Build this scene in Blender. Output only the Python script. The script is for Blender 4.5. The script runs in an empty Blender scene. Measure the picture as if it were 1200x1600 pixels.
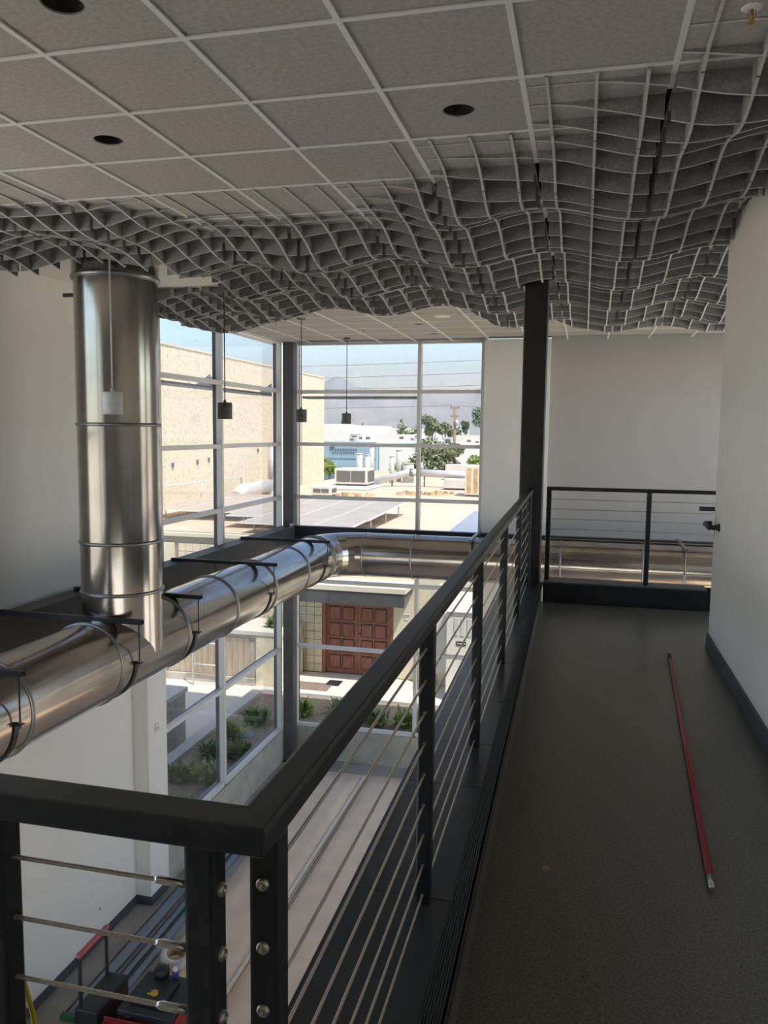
import bpy, math, random
from mathutils import Vector, Matrix
random.seed(7)
sc = bpy.context.scene
COL = sc.collection
PI = math.pi

# ------------------------------------------------------------------ camera
CAMH = 1.59
YAW, PIT, ROL, FPX = 0.24214838, 0.1010927, -0.01107319, 1254.886
def cam_basis():
    cy, sy = math.cos(YAW), math.sin(YAW)
    f = Vector((-sy*math.cos(PIT), cy*math.cos(PIT), -math.sin(PIT)))
    r0 = Vector((cy, sy, 0)); d0 = f.cross(r0)
    r = math.cos(ROL)*r0 + math.sin(ROL)*d0
    d = -math.sin(ROL)*r0 + math.cos(ROL)*d0
    return r, d, f
_r, _d, _f = cam_basis()
cd = bpy.data.cameras.new('camera')
cd.sensor_fit = 'HORIZONTAL'; cd.sensor_width = 36.0
cd.lens = 36.0*FPX/1200.0
cd.clip_start = 0.05; cd.clip_end = 6000
cam = bpy.data.objects.new('camera', cd); COL.objects.link(cam)
M = Matrix(((_r.x, -_d.x, -_f.x, 0), (_r.y, -_d.y, -_f.y, 0), (_r.z, -_d.z, -_f.z, CAMH), (0, 0, 0, 1)))
cam.matrix_world = M
sc.camera = cam

# ------------------------------------------------------------------ world, sun, exposure
SUN_DIR = Vector((0.42, -0.32, 1.0)).normalized()
w = bpy.data.worlds.new('world'); sc.world = w; w.use_nodes = True
nt = w.node_tree; nt.nodes.clear()
sky = nt.nodes.new('ShaderNodeTexSky'); sky.sky_type = 'NISHITA'
sky.sun_disc = False
sky.sun_elevation = math.asin(SUN_DIR.z)
sky.sun_rotation = math.atan2(SUN_DIR.x, SUN_DIR.y)
sky.altitude = 100; sky.air_density = 1.0; sky.dust_density = 1.6; sky.ozone_density = 1.0
bg = nt.nodes.new('ShaderNodeBackground'); bg.inputs['Strength'].default_value = 0.38
out = nt.nodes.new('ShaderNodeOutputWorld')
nt.links.new(sky.outputs[0], bg.inputs['Color']); nt.links.new(bg.outputs[0], out.inputs['Surface'])
sl = bpy.data.lights.new('sun', 'SUN'); sl.energy = 8.0; sl.angle = math.radians(0.53); sl.color = (1.0, 0.93, 0.80)
so = bpy.data.objects.new('sun', sl); COL.objects.link(so)
so.rotation_euler = SUN_DIR.to_track_quat('Z', 'Y').to_euler(); so.location = (0, 0, 30)
def portal(name, loc, rot, sx, sy):
    l = bpy.data.lights.new(name, 'AREA'); l.shape = 'RECTANGLE'; l.size = sx; l.size_y = sy
    l.cycles.is_portal = True
    o = bpy.data.objects.new(name, l); COL.objects.link(o); o.location = loc; o.rotation_euler = rot
portal('window_portal', (-5.25, 10.9, -0.3), (0, -PI/2, 0), 6.8, 4.2)
portal('window_portal', (-3.2, 13.45, -0.3), (-PI/2, 0, 0), 3.4, 6.8)
portal('window_portal', (-5.30, 1.7, -0.4), (0, -PI/2, 0), 6.6, 7.4)  # this portal and the next two serve the added unseen windows
portal('window_portal', (-0.8, -5.15, -2.2), (PI/2, 0, 0), 8.6, 3.4)
portal('window_portal', (3.75, 9.8, -0.5), (0, PI/2, 0), 6.6, 6.2)
sc.view_settings.view_transform = 'Standard'; sc.view_settings.look = 'None'
sc.view_settings.gamma = 1.0; sc.view_settings.use_curve_mapping = False
sc.view_settings.exposure = 0.38
sc.cycles.use_denoising = True
sc.cycles.max_bounces = 10; sc.cycles.diffuse_bounces = 6; sc.cycles.glossy_bounces = 4
sc.cycles.transparent_max_bounces = 12
sc.cycles.caustics_reflective = False; sc.cycles.caustics_refractive = False

# ------------------------------------------------------------------ materials
MATS = {}
def mat(name, col, rough=0.6, metal=0.0, var=0.0, scale=8.0, bump=0.0, bscale=60.0, col2=None, spec=0.5, detail=4.0, stretch=None, lo=0.35, hi=0.65, coat=0.0):
    m = bpy.data.materials.new(name); m.use_nodes = True
    n = m.node_tree; p = n.nodes['Principled BSDF']
    p.inputs['Roughness'].default_value = rough; p.inputs['Metallic'].default_value = metal
    p.inputs['Specular IOR Level'].default_value = spec
    p.inputs['Coat Weight'].default_value = coat
    p.inputs['Base Color'].default_value = (*col, 1)
    if var or bump or col2:
        tc = n.nodes.new('ShaderNodeNewGeometry'); src = tc.outputs['Position']
        if stretch:
            mp = n.nodes.new('ShaderNodeMapping'); mp.inputs['Scale'].default_value = stretch
            n.links.new(src, mp.inputs['Vector']); src = mp.outputs[0]
    if var or col2:
        nz = n.nodes.new('ShaderNodeTexNoise'); nz.inputs['Scale'].default_value = scale; nz.inputs['Detail'].default_value = detail
        n.links.new(src, nz.inputs['Vector'])
        cr = n.nodes.new('ShaderNodeValToRGB')
        a = col2 or tuple(max(0, c*(1-var)) for c in col); b = col if col2 else tuple(min(1, c*(1+var)) for c in col)
        cr.color_ramp.elements[0].position = lo; cr.color_ramp.elements[0].color = (*a, 1)
        cr.color_ramp.elements[1].position = hi; cr.color_ramp.elements[1].color = (*b, 1)
        n.links.new(nz.outputs['Fac'], cr.inputs['Fac']); n.links.new(cr.outputs[0], p.inputs['Base Color'])
    if bump:
        nb = n.nodes.new('ShaderNodeTexNoise'); nb.inputs['Scale'].default_value = bscale; nb.inputs['Detail'].default_value = 3
        n.links.new(src, nb.inputs['Vector'])
        bp = n.nodes.new('ShaderNodeBump'); bp.inputs['Strength'].default_value = bump; bp.inputs['Distance'].default_value = 0.01
        n.links.new(nb.outputs['Fac'], bp.inputs['Height']); n.links.new(bp.outputs[0], p.inputs['Normal'])
    MATS[name] = m
    return m
def glass_mat(name, tint):
    m = bpy.data.materials.new(name); m.use_nodes = True; n = m.node_tree; n.nodes.clear()
    t = n.nodes.new('ShaderNodeBsdfTransparent'); t.inputs[0].default_value = (*tint, 1)
    g = n.nodes.new('ShaderNodeBsdfGlossy'); g.inputs['Roughness'].default_value = 0.0
    lw = n.nodes.new('ShaderNodeLayerWeight'); lw.inputs['Blend'].default_value = 0.5
    pw = n.nodes.new('ShaderNodeMath'); pw.operation = 'POWER'; pw.inputs[1].default_value = 4.0
    fr = n.nodes.new('ShaderNodeMath'); fr.operation = 'MULTIPLY_ADD'; fr.inputs[1].default_value = 0.75; fr.inputs[2].default_value = 0.025
    n.links.new(lw.outputs['Facing'], pw.inputs[0]); n.links.new(pw.outputs[0], fr.inputs[0])
    mx = n.nodes.new('ShaderNodeMixShader'); o = n.nodes.new('ShaderNodeOutputMaterial')
    n.links.new(fr.outputs[0], mx.inputs[0]); n.links.new(t.outputs[0], mx.inputs[1]); n.links.new(g.outputs[0], mx.inputs[2])
    n.links.new(mx.outputs[0], o.inputs[0]); MATS[name] = m

def shelf_mat():
    m = bpy.data.materials.new('shelf'); m.use_nodes = True; n = m.node_tree; n.nodes.clear()
    a = n.nodes.new('ShaderNodeBsdfTranslucent'); a.inputs[0].default_value = (0.75, 0.74, 0.70, 1)
    b = n.nodes.new('ShaderNodeBsdfDiffuse'); b.inputs[0].default_value = (0.75, 0.74, 0.72, 1)
    x = n.nodes.new('ShaderNodeMixShader'); o = n.nodes.new('ShaderNodeOutputMaterial')
    n.links.new(a.outputs[0], x.inputs[1]); n.links.new(b.outputs[0], x.inputs[2]); n.links.new(x.outputs[0], o.inputs[0]); MATS['shelf'] = m
shelf_mat()
glass_mat('glass', (0.685, 0.695, 0.71)); glass_mat('clear_glass', (0.96, 0.97, 0.965))
mat('paint', (0.82, 0.80, 0.765), 0.75, var=0.015, scale=2, bump=0.03, bscale=250)
mat('paint_warm_lit', (0.87, 0.815, 0.75), 0.75, var=0.015, scale=2, bump=0.03, bscale=250)  # same white paint with the warm light on it mixed into the colour
mat('soffit_white', (0.90, 0.88, 0.82), 0.7)
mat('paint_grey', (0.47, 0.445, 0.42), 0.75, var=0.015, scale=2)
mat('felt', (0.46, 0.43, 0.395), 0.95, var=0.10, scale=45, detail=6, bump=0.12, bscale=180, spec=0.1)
mat('felt_edge', (0.62, 0.60, 0.58), 0.95, var=0.06, scale=60, spec=0.1)  # fin bottom edges lighter, light from below put into the colour
mat('felt_side_shaded', (0.30, 0.295, 0.29), 0.95, var=0.16, scale=70, detail=6, bump=0.1, bscale=220, spec=0.1)  # same felt darkened, shade on the fin sides put into the colour
mat('tee', (0.80, 0.79, 0.76), 0.5)
mat('plenum', (0.02, 0.02, 0.02), 0.9)
mat('hole', (0.035, 0.025, 0.02), 0.8, col2=(0.01, 0.008, 0.007), scale=30)
mat('terrazzo', (0.175, 0.165, 0.135), 0.30, col2=(0.10, 0.095, 0.078), scale=110, detail=2, lo=0.38, hi=0.62, spec=0.35)
mat('concrete_floor', (0.36, 0.33, 0.29), 0.55, var=0.2, scale=1.7, detail=6)
mat('paper', (0.92, 0.705, 0.51), 0.8, var=0.06, scale=3.0, detail=5, bump=0.15, bscale=3)
mat('paper_tape', (0.90, 0.78, 0.64), 0.6)
mat('concrete', (0.42, 0.39, 0.33), 0.8, var=0.15, scale=3, detail=6, bump=0.1, bscale=40)
mat('concrete_light', (0.62, 0.59, 0.52), 0.85, var=0.06, scale=2, detail=6)
mat('black_steel', (0.020, 0.019, 0.020), 0.42, var=0.08, scale=6, spec=0.5)
mat('black_rail', (0.024, 0.025, 0.028), 0.40, var=0.06, scale=30)
mat('grey_steel', (0.075, 0.072, 0.072), 0.5, var=0.08, scale=5)
mat('rubber', (0.040, 0.043, 0.048), 0.30, var=0.12, scale=5, bump=0.05, bscale=25)
mat('rubber_ridge', (0.035, 0.037, 0.040), 0.45)
mat('baseboard', (0.07, 0.075, 0.09), 0.5)
mat('galv', (0.43, 0.395, 0.355), 0.17, 0.97, var=0.12, scale=2.2, detail=5)
mat('galv_ring', (0.30, 0.29, 0.28), 0.35, 0.9)
mat('galv_out', (0.62, 0.62, 0.60), 0.5, 0.3, var=0.08, scale=3)
mat('cable', (0.62, 0.56, 0.48), 0.35, 0.9, var=0.15, scale=300)
mat('chrome', (0.75, 0.73, 0.70), 0.2, 1.0)
mat('aluminium', (0.74, 0.72, 0.68), 0.4, 0.15)
mat('alu_blue', (0.24, 0.29, 0.34), 0.35, 0.3)
mat('alu_dark', (0.05, 0.05, 0.052), 0.5)
mat('pendant_dark', (0.10, 0.098, 0.095), 0.5)
mat('pendant_light', (0.62, 0.64, 0.65), 0.45)
mat('red_pole', (0.40, 0.045, 0.055), 0.4)
mat('brass', (0.45, 0.28, 0.12), 0.4, 0.8)
mat('plastic_black', (0.02, 0.021, 0.024), 0.5)
mat('plastic_red', (0.32, 0.02, 0.018), 0.45)
mat('plastic_green', (0.02, 0.12, 0.06), 0.5)
mat('plastic_orange', (0.65, 0.30, 0.05), 0.5)
mat('plastic_pink', (0.55, 0.12, 0.13), 0.5)
mat('yellow', (0.75, 0.55, 0.03), 0.5)
mat('blue_can', (0.05, 0.07, 0.25), 0.4)
mat('white_plastic', (0.8, 0.8, 0.78), 0.5)
mat('tape_roll', (0.72, 0.70, 0.64), 0.25)
mat('purple', (0.28, 0.06, 0.36), 0.5)
mat('lab_yellow', (0.85, 0.68, 0.10), 0.5)
# outside
mat('cream_wall', (0.74, 0.655, 0.49), 0.9, col2=(0.56, 0.48, 0.34), scale=5, detail=8, lo=0.3, hi=0.5, stretch=(1, 1, 1.6), bump=0.3, bscale=16)
mat('cream_block', (0.72, 0.64, 0.47), 0.9, var=0.10, scale=6, detail=5)
mat('cream_paint', (0.70, 0.65, 0.50), 0.85)
mat('mortar', (0.36, 0.32, 0.24), 0.9)
mat('fascia', (0.075, 0.073, 0.07), 0.7)  # dark fascia with the shade on it also put into the colour
mat('door_outline', (0.07, 0.025, 0.018), 0.7)  # dark strip round each raised door panel
mat('door_wood', (0.27, 0.10, 0.062), 0.5, var=0.2, scale=5, stretch=(6, 6, 1))
mat('door_wood_panel', (0.26, 0.095, 0.06), 0.5, var=0.2, scale=5, stretch=(6, 6, 1))
mat('pave', (0.70, 0.66, 0.58), 0.9, var=0.06, scale=1.2, detail=6)
mat('soil', (0.46, 0.35, 0.24), 0.95, col2=(0.24, 0.18, 0.12), scale=14, detail=8, bump=0.6, bscale=30)
mat('gravel', (0.30, 0.24, 0.20), 0.95, col2=(0.16, 0.12, 0.10), scale=30, detail=6)
mat('weathered_wood', (0.40, 0.31, 0.22), 0.9, var=0.2, scale=4, stretch=(5, 5, 0.6))
mat('leaf', (0.20, 0.30, 0.07), 0.6, col2=(0.09, 0.17, 0.04), scale=5)
mat('leaf_bright', (0.38, 0.46, 0.09), 0.6, col2=(0.20, 0.28, 0.05), scale=3)
mat('leaf_dark', (0.13, 0.18, 0.09), 0.7, col2=(0.06, 0.10, 0.05), scale=1.5)
mat('leaf_grey', (0.28, 0.30, 0.16), 0.7, col2=(0.16, 0.19, 0.10), scale=1.5)
mat('bark', (0.30, 0.22, 0.15), 0.9)
mat('roof', (0.60, 0.48, 0.355), 0.9, var=0.07, scale=0.7, detail=6)
mat('solar', (0.42, 0.37, 0.31), 0.5, var=0.06, scale=1.0, spec=0.6)
mat('solar_grey', (0.27, 0.29, 0.33), 0.3, var=0.06, scale=1.0)
mat('unit', (0.66, 0.64, 0.58), 0.7, var=0.05, scale=2)
mat('unit_beige', (0.74, 0.66, 0.53), 0.7)
mat('grille', (0.14, 0.13, 0.12), 0.7)
mat('debris', (0.52, 0.36, 0.20), 0.9, var=0.3, scale=3)
mat('blue_wall', (0.30, 0.42, 0.48), 0.85)
mat('blue_wall_dark', (0.16, 0.22, 0.27), 0.85)
mat('white_wall', (0.80, 0.76, 0.68), 0.85)
mat('grey_wall', (0.46, 0.46, 0.47), 0.85)
mat('mountain', (0.40, 0.41, 0.42), 0.95, col2=(0.27, 0.29, 0.30), scale=0.02, detail=9, spec=0.0)
mat('pole_wood', (0.30, 0.21, 0.14), 0.9)
mat('sign_dark', (0.10, 0.14, 0.17), 0.8)
mat('earth', (0.46, 0.42, 0.35), 0.95, var=0.15, scale=0.05)

# ------------------------------------------------------------------ mesh helpers
WL = {}
def wloc(o): return WL.get(o.name, Vector((0, 0, 0))) if o else Vector((0, 0, 0))
def tag(o, label=None, cat=None, group=None, kind=None):
    if label: o['label'] = label
    if cat: o['category'] = cat
    if group: o['group'] = group
    if kind: o['kind'] = kind
    return o
def empty(name, loc, label=None, cat=None, group=None, kind=None):
    o = bpy.data.objects.new(name, None); COL.objects.link(o); o.empty_display_size = 0.1
    o.location = loc; WL[o.name] = Vector(loc)
    return tag(o, label, cat, group, kind)
def link(o, loc, parent=None):
    COL.objects.link(o); WL[o.name] = Vector(loc)
    if parent: o.parent = parent
    o.location = Vector(loc) - wloc(parent)
    return o
class MB:
    def __init__(s): s.v = []; s.f = []; s.sm = []; s.mi = []; s.m2 = None
    def add(s, vs, fs, smooth=False):
        b = len(s.v); s.v += [tuple(x) for x in vs]
        for f in fs: s.f.append(tuple(i+b for i in f)); s.sm.append(smooth)
        return s
    def box(s, x0, x1, y0, y1, z0, z1):
        return s.hexa([(x0, y0, z0), (x1, y0, z0), (x1, y1, z0), (x0, y1, z0), (x0, y0, z1), (x1, y0, z1), (x1, y1, z1), (x0, y1, z1)])
    def hexa(s, v):
        return s.add(v, [(3, 2, 1, 0), (4, 5, 6, 7), (0, 1, 5, 4), (1, 2, 6, 5), (2, 3, 7, 6), (3, 0, 4, 7)])
    def bar(s, p0, p1, wd, ht, up=(0, 0, 1)):
        p0 = Vector(p0); p1 = Vector(p1); d = (p1-p0).normalized(); a = d.cross(Vector(up))
        if a.length < 1e-6: a = d.cross(Vector((0, 1, 0)))
        a.normalize(); b = a.cross(d).normalized(); a *= wd/2; b *= ht/2
        return s.hexa([p0-a-b, p0+a-b, p1+a-b, p1-a-b, p0-a+b, p0+a+b, p1+a+b, p1-a+b])
    def tube(s, path, r, seg=10, caps=True, smooth=True):
        path = [Vector(p) for p in path]; n = len(path); rs = r if isinstance(r, (list, tuple)) else [r]*n
        vs = []; d0 = (path[1]-path[0]).normalized()
        u = d0.cross(Vector((0, 0, 1)))
        if u.length < 1e-4: u = Vector((1, 0, 0))
        u.normalize()
        for i, p in enumerate(path):
            if i == 0: d = path[1]-path[0]
            elif i == n-1: d = path[-1]-path[-2]
            else: d = (path[i+1]-path[i]).normalized()+(path[i]-path[i-1]).normalized()
            d.normalize(); u = (u-d*u.dot(d)).normalized(); v = d.cross(u)
            k = 1.0
            if 0 < i < n-1:
                c = d.dot((path[i+1]-path[i]).normalized()); k = 1/max(c, 0.3)
            for j in range(seg):
                a = 2*PI*j/seg; vs.append(p+rs[i]*(math.cos(a)*u+math.sin(a)*v))
        fs = [(i*seg+j, i*seg+(j+1) % seg, (i+1)*seg+(j+1) % seg, (i+1)*seg+j) for i in range(n-1) for j in range(seg)]
        b = len(s.v); s.add(vs, fs, smooth)
        if caps:
            s.f.append(tuple(b+j for j in reversed(range(seg)))); s.sm.append(False)
            s.f.append(tuple(b+(n-1)*seg+j for j in range(seg))); s.sm.append(False)
        return s
    def lathe(s, c, axis, prof, seg=24, smooth=True, a0=0.0, a1=2*PI):
        # prof: list of (t along axis, radius)
        c = Vector(c); ax = Vector(axis).normalized(); u = ax.cross(Vector((0, 0, 1)))
        if u.length < 1e-4: u = Vector((1, 0, 0))
        u.normalize(); v = ax.cross(u); full = abs(a1-a0-2*PI) < 1e-6; m = seg if full else seg+1
        vs = []
        for t, r in prof:
            for j in range(m):
                a = a0+(a1-a0)*j/seg; vs.append(c+ax*t+r*(math.cos(a)*u+math.sin(a)*v))
        fs = []
        for i in range(len(prof)-1):
            for j in range(seg):
                k = (j+1) % m if full else j+1
                fs.append((i*m+j, i*m+k, (i+1)*m+k, (i+1)*m+j))
        return s.add(vs, fs, smooth)
    def prism(s, pts, z0, z1):
        n = len(pts)
        return s.add([(x, y, z0) for x, y in pts]+[(x, y, z1) for x, y in pts],
                     [tuple(reversed(range(n))), tuple(range(n, 2*n))]+[(i, (i+1) % n, n+(i+1) % n, n+i) for i in range(n)])
    def mesh(s, name, mt, org):
        me = bpy.data.meshes.new(name)
        me.from_pydata([(x-org[0], y-org[1], z-org[2]) for x, y, z in s.v], [], s.f)
        me.polygons.foreach_set('use_smooth', s.sm); me.materials.append(MATS[mt])
        if s.mi:
            me.materials.append(MATS[s.m2])
            for k in s.mi: me.polygons[k].material_index = 1
        me.update()
        return me
    def build(s, name, mt, parent=None, bevel=0, label=None, cat=None, group=None, kind=None, org=None, seg=2):
        if org is None:
            xs = [p[0] for p in s.v]; ys = [p[1] for p in s.v]; zs = [p[2] for p in s.v]
            org = ((min(xs)+max(xs))/2, (min(ys)+max(ys))/2, min(zs))
        o = bpy.data.objects.new(name, s.mesh(name, mt, org)); link(o, org, parent)
        if bevel:
            b = o.modifiers.new('bevel', 'BEVEL'); b.width = bevel; b.segments = seg; b.limit_method = 'ANGLE'
            b.harden_normals = False
        return tag(o, label, cat, group, kind)
def inst(o, loc, parent=None):
    c = o.copy(); return link(c, loc, parent)
def bx(name, mt, *a, **k): return MB().box(*a).build(name, mt, **k)

# ------------------------------------------------------------------ key dimensions
H = 3.06; LOW = -4.27; XL = -5.18; YF = 13.25; XR = 0.955; XE = 3.6; YB = -5.0
def railx(y): return -0.409-0.0082*(y-1.0)
def nosex(y): return -0.276-0.0100*(y-1.8)
def deckx(y): return -0.644-0.0088*(y-1.75)

# ================================================================== SETTING
# upper floor slab (L: walkway + landing behind the camera + corridor at the far right)
fl = empty('floor_upper', (0, 3, 0), kind='structure', label='dark polished concrete walkway floor beside the cable railing')
MB().prism([(-0.30, YB), (XR, YB), (XR, 6.31), (XE, 6.31), (XE, 7.62), (nosex(7.62)-0.02, 7.62), (nosex(0.8)-0.02, 0.8)], -0.35, 0.0).build('slab', 'terrazzo', fl)
MB().prism([(XL, YB), (-0.31, YB), (-0.31, 0.76), (XL, 0.76)], -0.35, -0.001).build('landing_slab', 'concrete_light', fl)
lowf = bx('floor_lower', 'concrete_floor', XL-0.2, XE+0.2, YB-0.2, YF+0.2, LOW-0.3, LOW, kind='structure', label='bare concrete floor of the lower level below the walkway')

# curb under the walkway railing
cb = empty('trim_1', (-0.48, 4, 0), kind='structure', label='black rubber covered curb carrying the walkway railing')
def quad_prism(y0, y1, fa, fb, z0, z1):
    return MB().hexa([(fa(y0), y0, z0), (fb(y0), y0, z0), (fb(y1), y1, z0), (fa(y1), y1, z0), (fa(y0), y0, z1), (fb(y0), y0, z1), (fb(y1), y1, z1), (fa(y1), y1, z1)])
quad_prism(0.80, 7.60, lambda y: deckx(y)+0.01, lambda y: nosex(y)-0.012, -0.35, 0.180).build('curb_core', 'grey_steel', cb)
ys = [0.80, 1.62, 2.26, 3.05, 3.50, 4.10, 4.82, 5.50, 6.08, 6.85, 7.60]
for a, b in zip(ys[:-1], ys[1:]):
    quad_prism(a+0.0015, b-0.0015, deckx, lambda y: nosex(y)-0.058, 0.180, 0.190).build('rubber_tread', 'rubber', cb, bevel=0.002)
for a, b in ((0.80, 4.12), (4.123, 7.60)):
    nm = MB()
    for k in range(7):
        x0 = 0.056-k*0.0075
        nm.v += quad_prism(a, b, lambda y: nosex(y)-x0, lambda y: nosex(y)-x0+0.0045, 0.178, 0.194).v
    m2 = MB()
    for k in range(7): m2.hexa(nm.v[k*8:k*8+8])
    m2.hexa(quad_prism(a, b, lambda y: nosex(y)-0.058, lambda y: nosex(y), 0.172, 0.1885).v)
    m2.hexa(quad_prism(a, b, lambda y: nosex(y)-0.008, lambda y: nosex(y)+0.004, 0.150, 0.1885).v)
    m2.build('ridged_nosing', 'rubber_ridge', cb)
quad_prism(0.80, 7.60, lambda y: nosex(y)-0.012, lambda y: nosex(y)-0.003, 0.0, 0.150).build('riser', 'terrazzo', cb)
# slab edge fascia of void
quad_prism(0.80, 7.60, lambda y: deckx(y)-0.012, lambda y: deckx(y)+0.01, -0.36, 0.183).build('edge_plate', 'black_steel', cb)
bx('edge_plate', 'black_steel', XL, deckx(0.8), 0.76, 0.80, -0.36, 0.19, parent=cb)
# curb at the far end
c2 = empty('trim_2', (0.4, 7.68, 0), kind='structure', label='black curb across the far end of the walkway below the far railing')
bx('curb_face', 'black_steel', nosex(7.6)+0.005, 1.125, 7.595, 7.80, 0.0, 0.178, parent=c2, bevel=0.006)
bx('curb_cap', 'grey_steel', nosex(7.6)+0.005, 1.125, 7.60, 7.84, 0.178, 0.192, parent=c2, bevel=0.003)
bx('edge_plate', 'black_steel', nosex(7.6)+0.005, XE, 7.80, 7.83, -0.36, 0.178, parent=c2)

# walls
wl = empty('wall_left', (XL, 2, LOW), kind='structure', label='white painted wall behind the big vertical duct')
bx('wall_upper', 'paint', XL-0.2, XL, 5.45, 8.86, -0.06, H+0.3, parent=wl)
bx('wall_lower', 'paint', XL-0.2, XL, 5.45, 8.86, LOW, -0.06, parent=wl)
bx('wall_rear', 'paint', XL-0.2, XL, YB, -2.03, LOW, H, parent=wl)
bx('wall_spandrel', 'paint', XL-0.2, XL, -2.03, 5.45, -0.45, 0.05, parent=wl)
bx('wall_sill', 'paint', XL-0.2, XL, -2.03, 5.45, LOW, LOW+0.4, parent=wl)
bx('wall_head', 'paint', XL-0.2, XL, YB, 5.45, H, H+0.3, parent=wl)
bx('pilaster', 'paint', XL, -4.98, 8.42, 8.86, LOW, -0.30, parent=wl, bevel=0.004)
bx('pilaster_upper', 'paint', XL, -5.08, 8.60, 8.86, -0.05, H+0.01, parent=wl)
bs = empty('baseboard_left', (XL, 6, LOW), kind='structure')
bx('base_strip', 'baseboard', XL, XL+0.012, YB, 8.408, LOW, LOW+0.11, parent=bs)
bx('base_strip', 'baseboard', XL, -4.968, 8.408, 8.42, LOW, LOW+0.11, parent=bs)
bx('base_strip', 'baseboard', -4.98, -4.968, 8.42, 8.86, LOW, LOW+0.11, parent=bs)
wr = bx('wall_right', 'paint_warm_lit', XR, XR+0.14, YB, 6.31, 0, H+0.01, kind='structure', label='plain white wall along the right side of the walkway', bevel=0.004)
wri = bx('wall_inner', 'paint', XR+0.14, XE, 6.17, 6.31, 0, H+0.01, kind='structure')
br = bx('baseboard_right', 'baseboard', XR-0.014, XR, YB, 6.322, 0, 0.108, kind='structure', bevel=0.004, label='dark grey rubber baseboard along the right wall')
bx('baseboard_end', 'baseboard', XR, XR+0.14, 6.31, 6.322, 0, 0.108, kind='structure')
wf = empty('wall_far', (0.8, YF, LOW), kind='structure', label='pale grey wall beyond the far railing')
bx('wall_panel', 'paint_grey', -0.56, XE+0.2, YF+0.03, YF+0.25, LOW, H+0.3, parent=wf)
bx('pilaster', 'paint', -1.60, -0.56, YF-0.13, YF+0.25, LOW, H+0.01, parent=wf, bevel=0.004)
we = empty('wall_east', (XE, 4, LOW), kind='structure', label='side wall with added windows to the right of the corridor')
bx('wall_panel', 'paint', XE, XE+0.2, YB, 6.7, LOW, H+0.3, parent=we)
bx('wall_panel', 'paint', XE, XE+0.2, 12.9, YF+0.25, LOW, H+0.3, parent=we)
bx('wall_panel', 'paint', XE, XE+0.2, 6.7, 12.9, LOW, LOW+0.3, parent=we)
bx('wall_panel', 'paint', XE, XE+0.2, 6.7, 12.9, -0.45, 0.05, parent=we)
wb = empty('wall_back', (0, YB, LOW), kind='structure')
bx('wall_panel', 'paint', XL-0.2, XE, YB-0.2, YB, -0.45, H+0.3, parent=wb)
bx('wall_panel', 'paint', XL-0.2, XE, YB-0.2, YB, LOW, LOW+0.4, parent=wb)
bx('roof_slab', 'plenum', XL-0.25, XE+0.2, YB-0.2, YF+0.28, H+0.06, H+0.30, kind='structure')

# ------------------------------------------------------------------ windows (frames + panes)
def window(name, label, horiz, fixed, a_edges, z_edges, mid, axis, outer, gl='glass'):
    """glazing in the plane axis=fixed; a_edges = positions of vertical members, z_edges = positions of rails"""
    W = empty(name, ((fixed, (a_edges[0]+a_edges[-1])/2, z_edges[0]) if axis == 'x' else ((a_edges[0]+a_edges[-1])/2, fixed, z_edges[0])), kind='structure', label=label)
    def B(a0, a1, d0, d1, z0, z1): return (d0, d1, a0, a1, z0, z1) if axis == 'x' else (a0, a1, d0, d1, z0, z1)
    s = outer      # +1 : outside is towards +axis , -1 : towards -axis
    def dd(i, o_): return (min(fixed-s*i, fixed+s*o_), max(fixed-s*i, fixed+s*o_))
    for a in a_edges:
        d0, d1 = dd(0.075, 0.012)
        MB().box(*B(a-0.03, a+0.03, d0, d1, z_edges[0], z_edges[-1])).build('mullion', 'aluminium', W, bevel=0.003)
        d0, d1 = dd(-0.012, 0.065)
        MB().box(*B(a-0.026, a+0.026, d0, d1, z_edges[0], z_edges[-1])).build('mullion_cover', 'alu_dark', W)
    for z in z_edges:
        for a0, a1 in zip(a_edges[:-1], a_edges[1:]):
            d0, d1 = dd(0.068, 0.010)
            MB().box(*B(a0+0.03, a1-0.03, d0, d1, z-0.03, z+0.03)).build('rail', 'aluminium', W, bevel=0.003)
            d0, d1 = dd(-0.010, 0.05)
            MB().box(*B(a0+0.03, a1-0.03, d0, d1, z-0.02, z+0.02)).build('rail_cover', 'alu_dark', W)
    for z0, z1 in zip(z_edges[:-1], z_edges[1:]):
        for a0, a1 in zip(a_edges[:-1], a_edges[1:]):
            d0, d1 = dd(0.004, 0.004)
            MB().box(*B(a0+0.028, a1-0.028, d0, d1, z0+0.025, z1-0.025)).build('pane', gl, W)
    return W
ZE = [-3.68, -2.24, -1.06, -0.12, 0.42, 1.34, 2.24, H-0.005]
GX = -5.085
w1 = window('window_1', 'tall aluminium framed window wall beside the vertical duct', 1, GX, [8.89, 10.63, 12.93], ZE, None, 'x', -1)
w2 = window('window_2', 'tall aluminium framed window wall looking over roofs to the mountains', 1, YF+0.05, [-4.86, -2.69, -1.63], ZE, None, 'y', 1)
window('added_window_3', 'lower window wall added behind the camera for daylight', 1, YB-0.1, [-5.15, -3.0, -0.8, 1.4, 3.57], [LOW+0.4, -2.3, -0.45], None, 'y', -1, 'clear_glass')  # unseen window added to bring daylight into the lower level
for zz in ([LOW+0.4, -2.3, -0.45], [0.05, 1.5, H-0.005]):
    window('added_window_5', 'window wall added for daylight left of the landing behind the camera', 1, XL-0.1, [-2.0, 0.45, 2.95, 5.42], zz, None, 'x', -1, 'clear_glass')  # out of view, added as extra daylight from the left
    window('added_window_6', 'window wall added for daylight at the right end of the far corridor', 1, XE+0.1, [6.73, 8.8, 10.85, 12.87], [z+(0.0 if z > -4 else -0.1) for z in zz], None, 'x', 1, 'clear_glass')  # added beyond the view so daylight enters from the right
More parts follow.
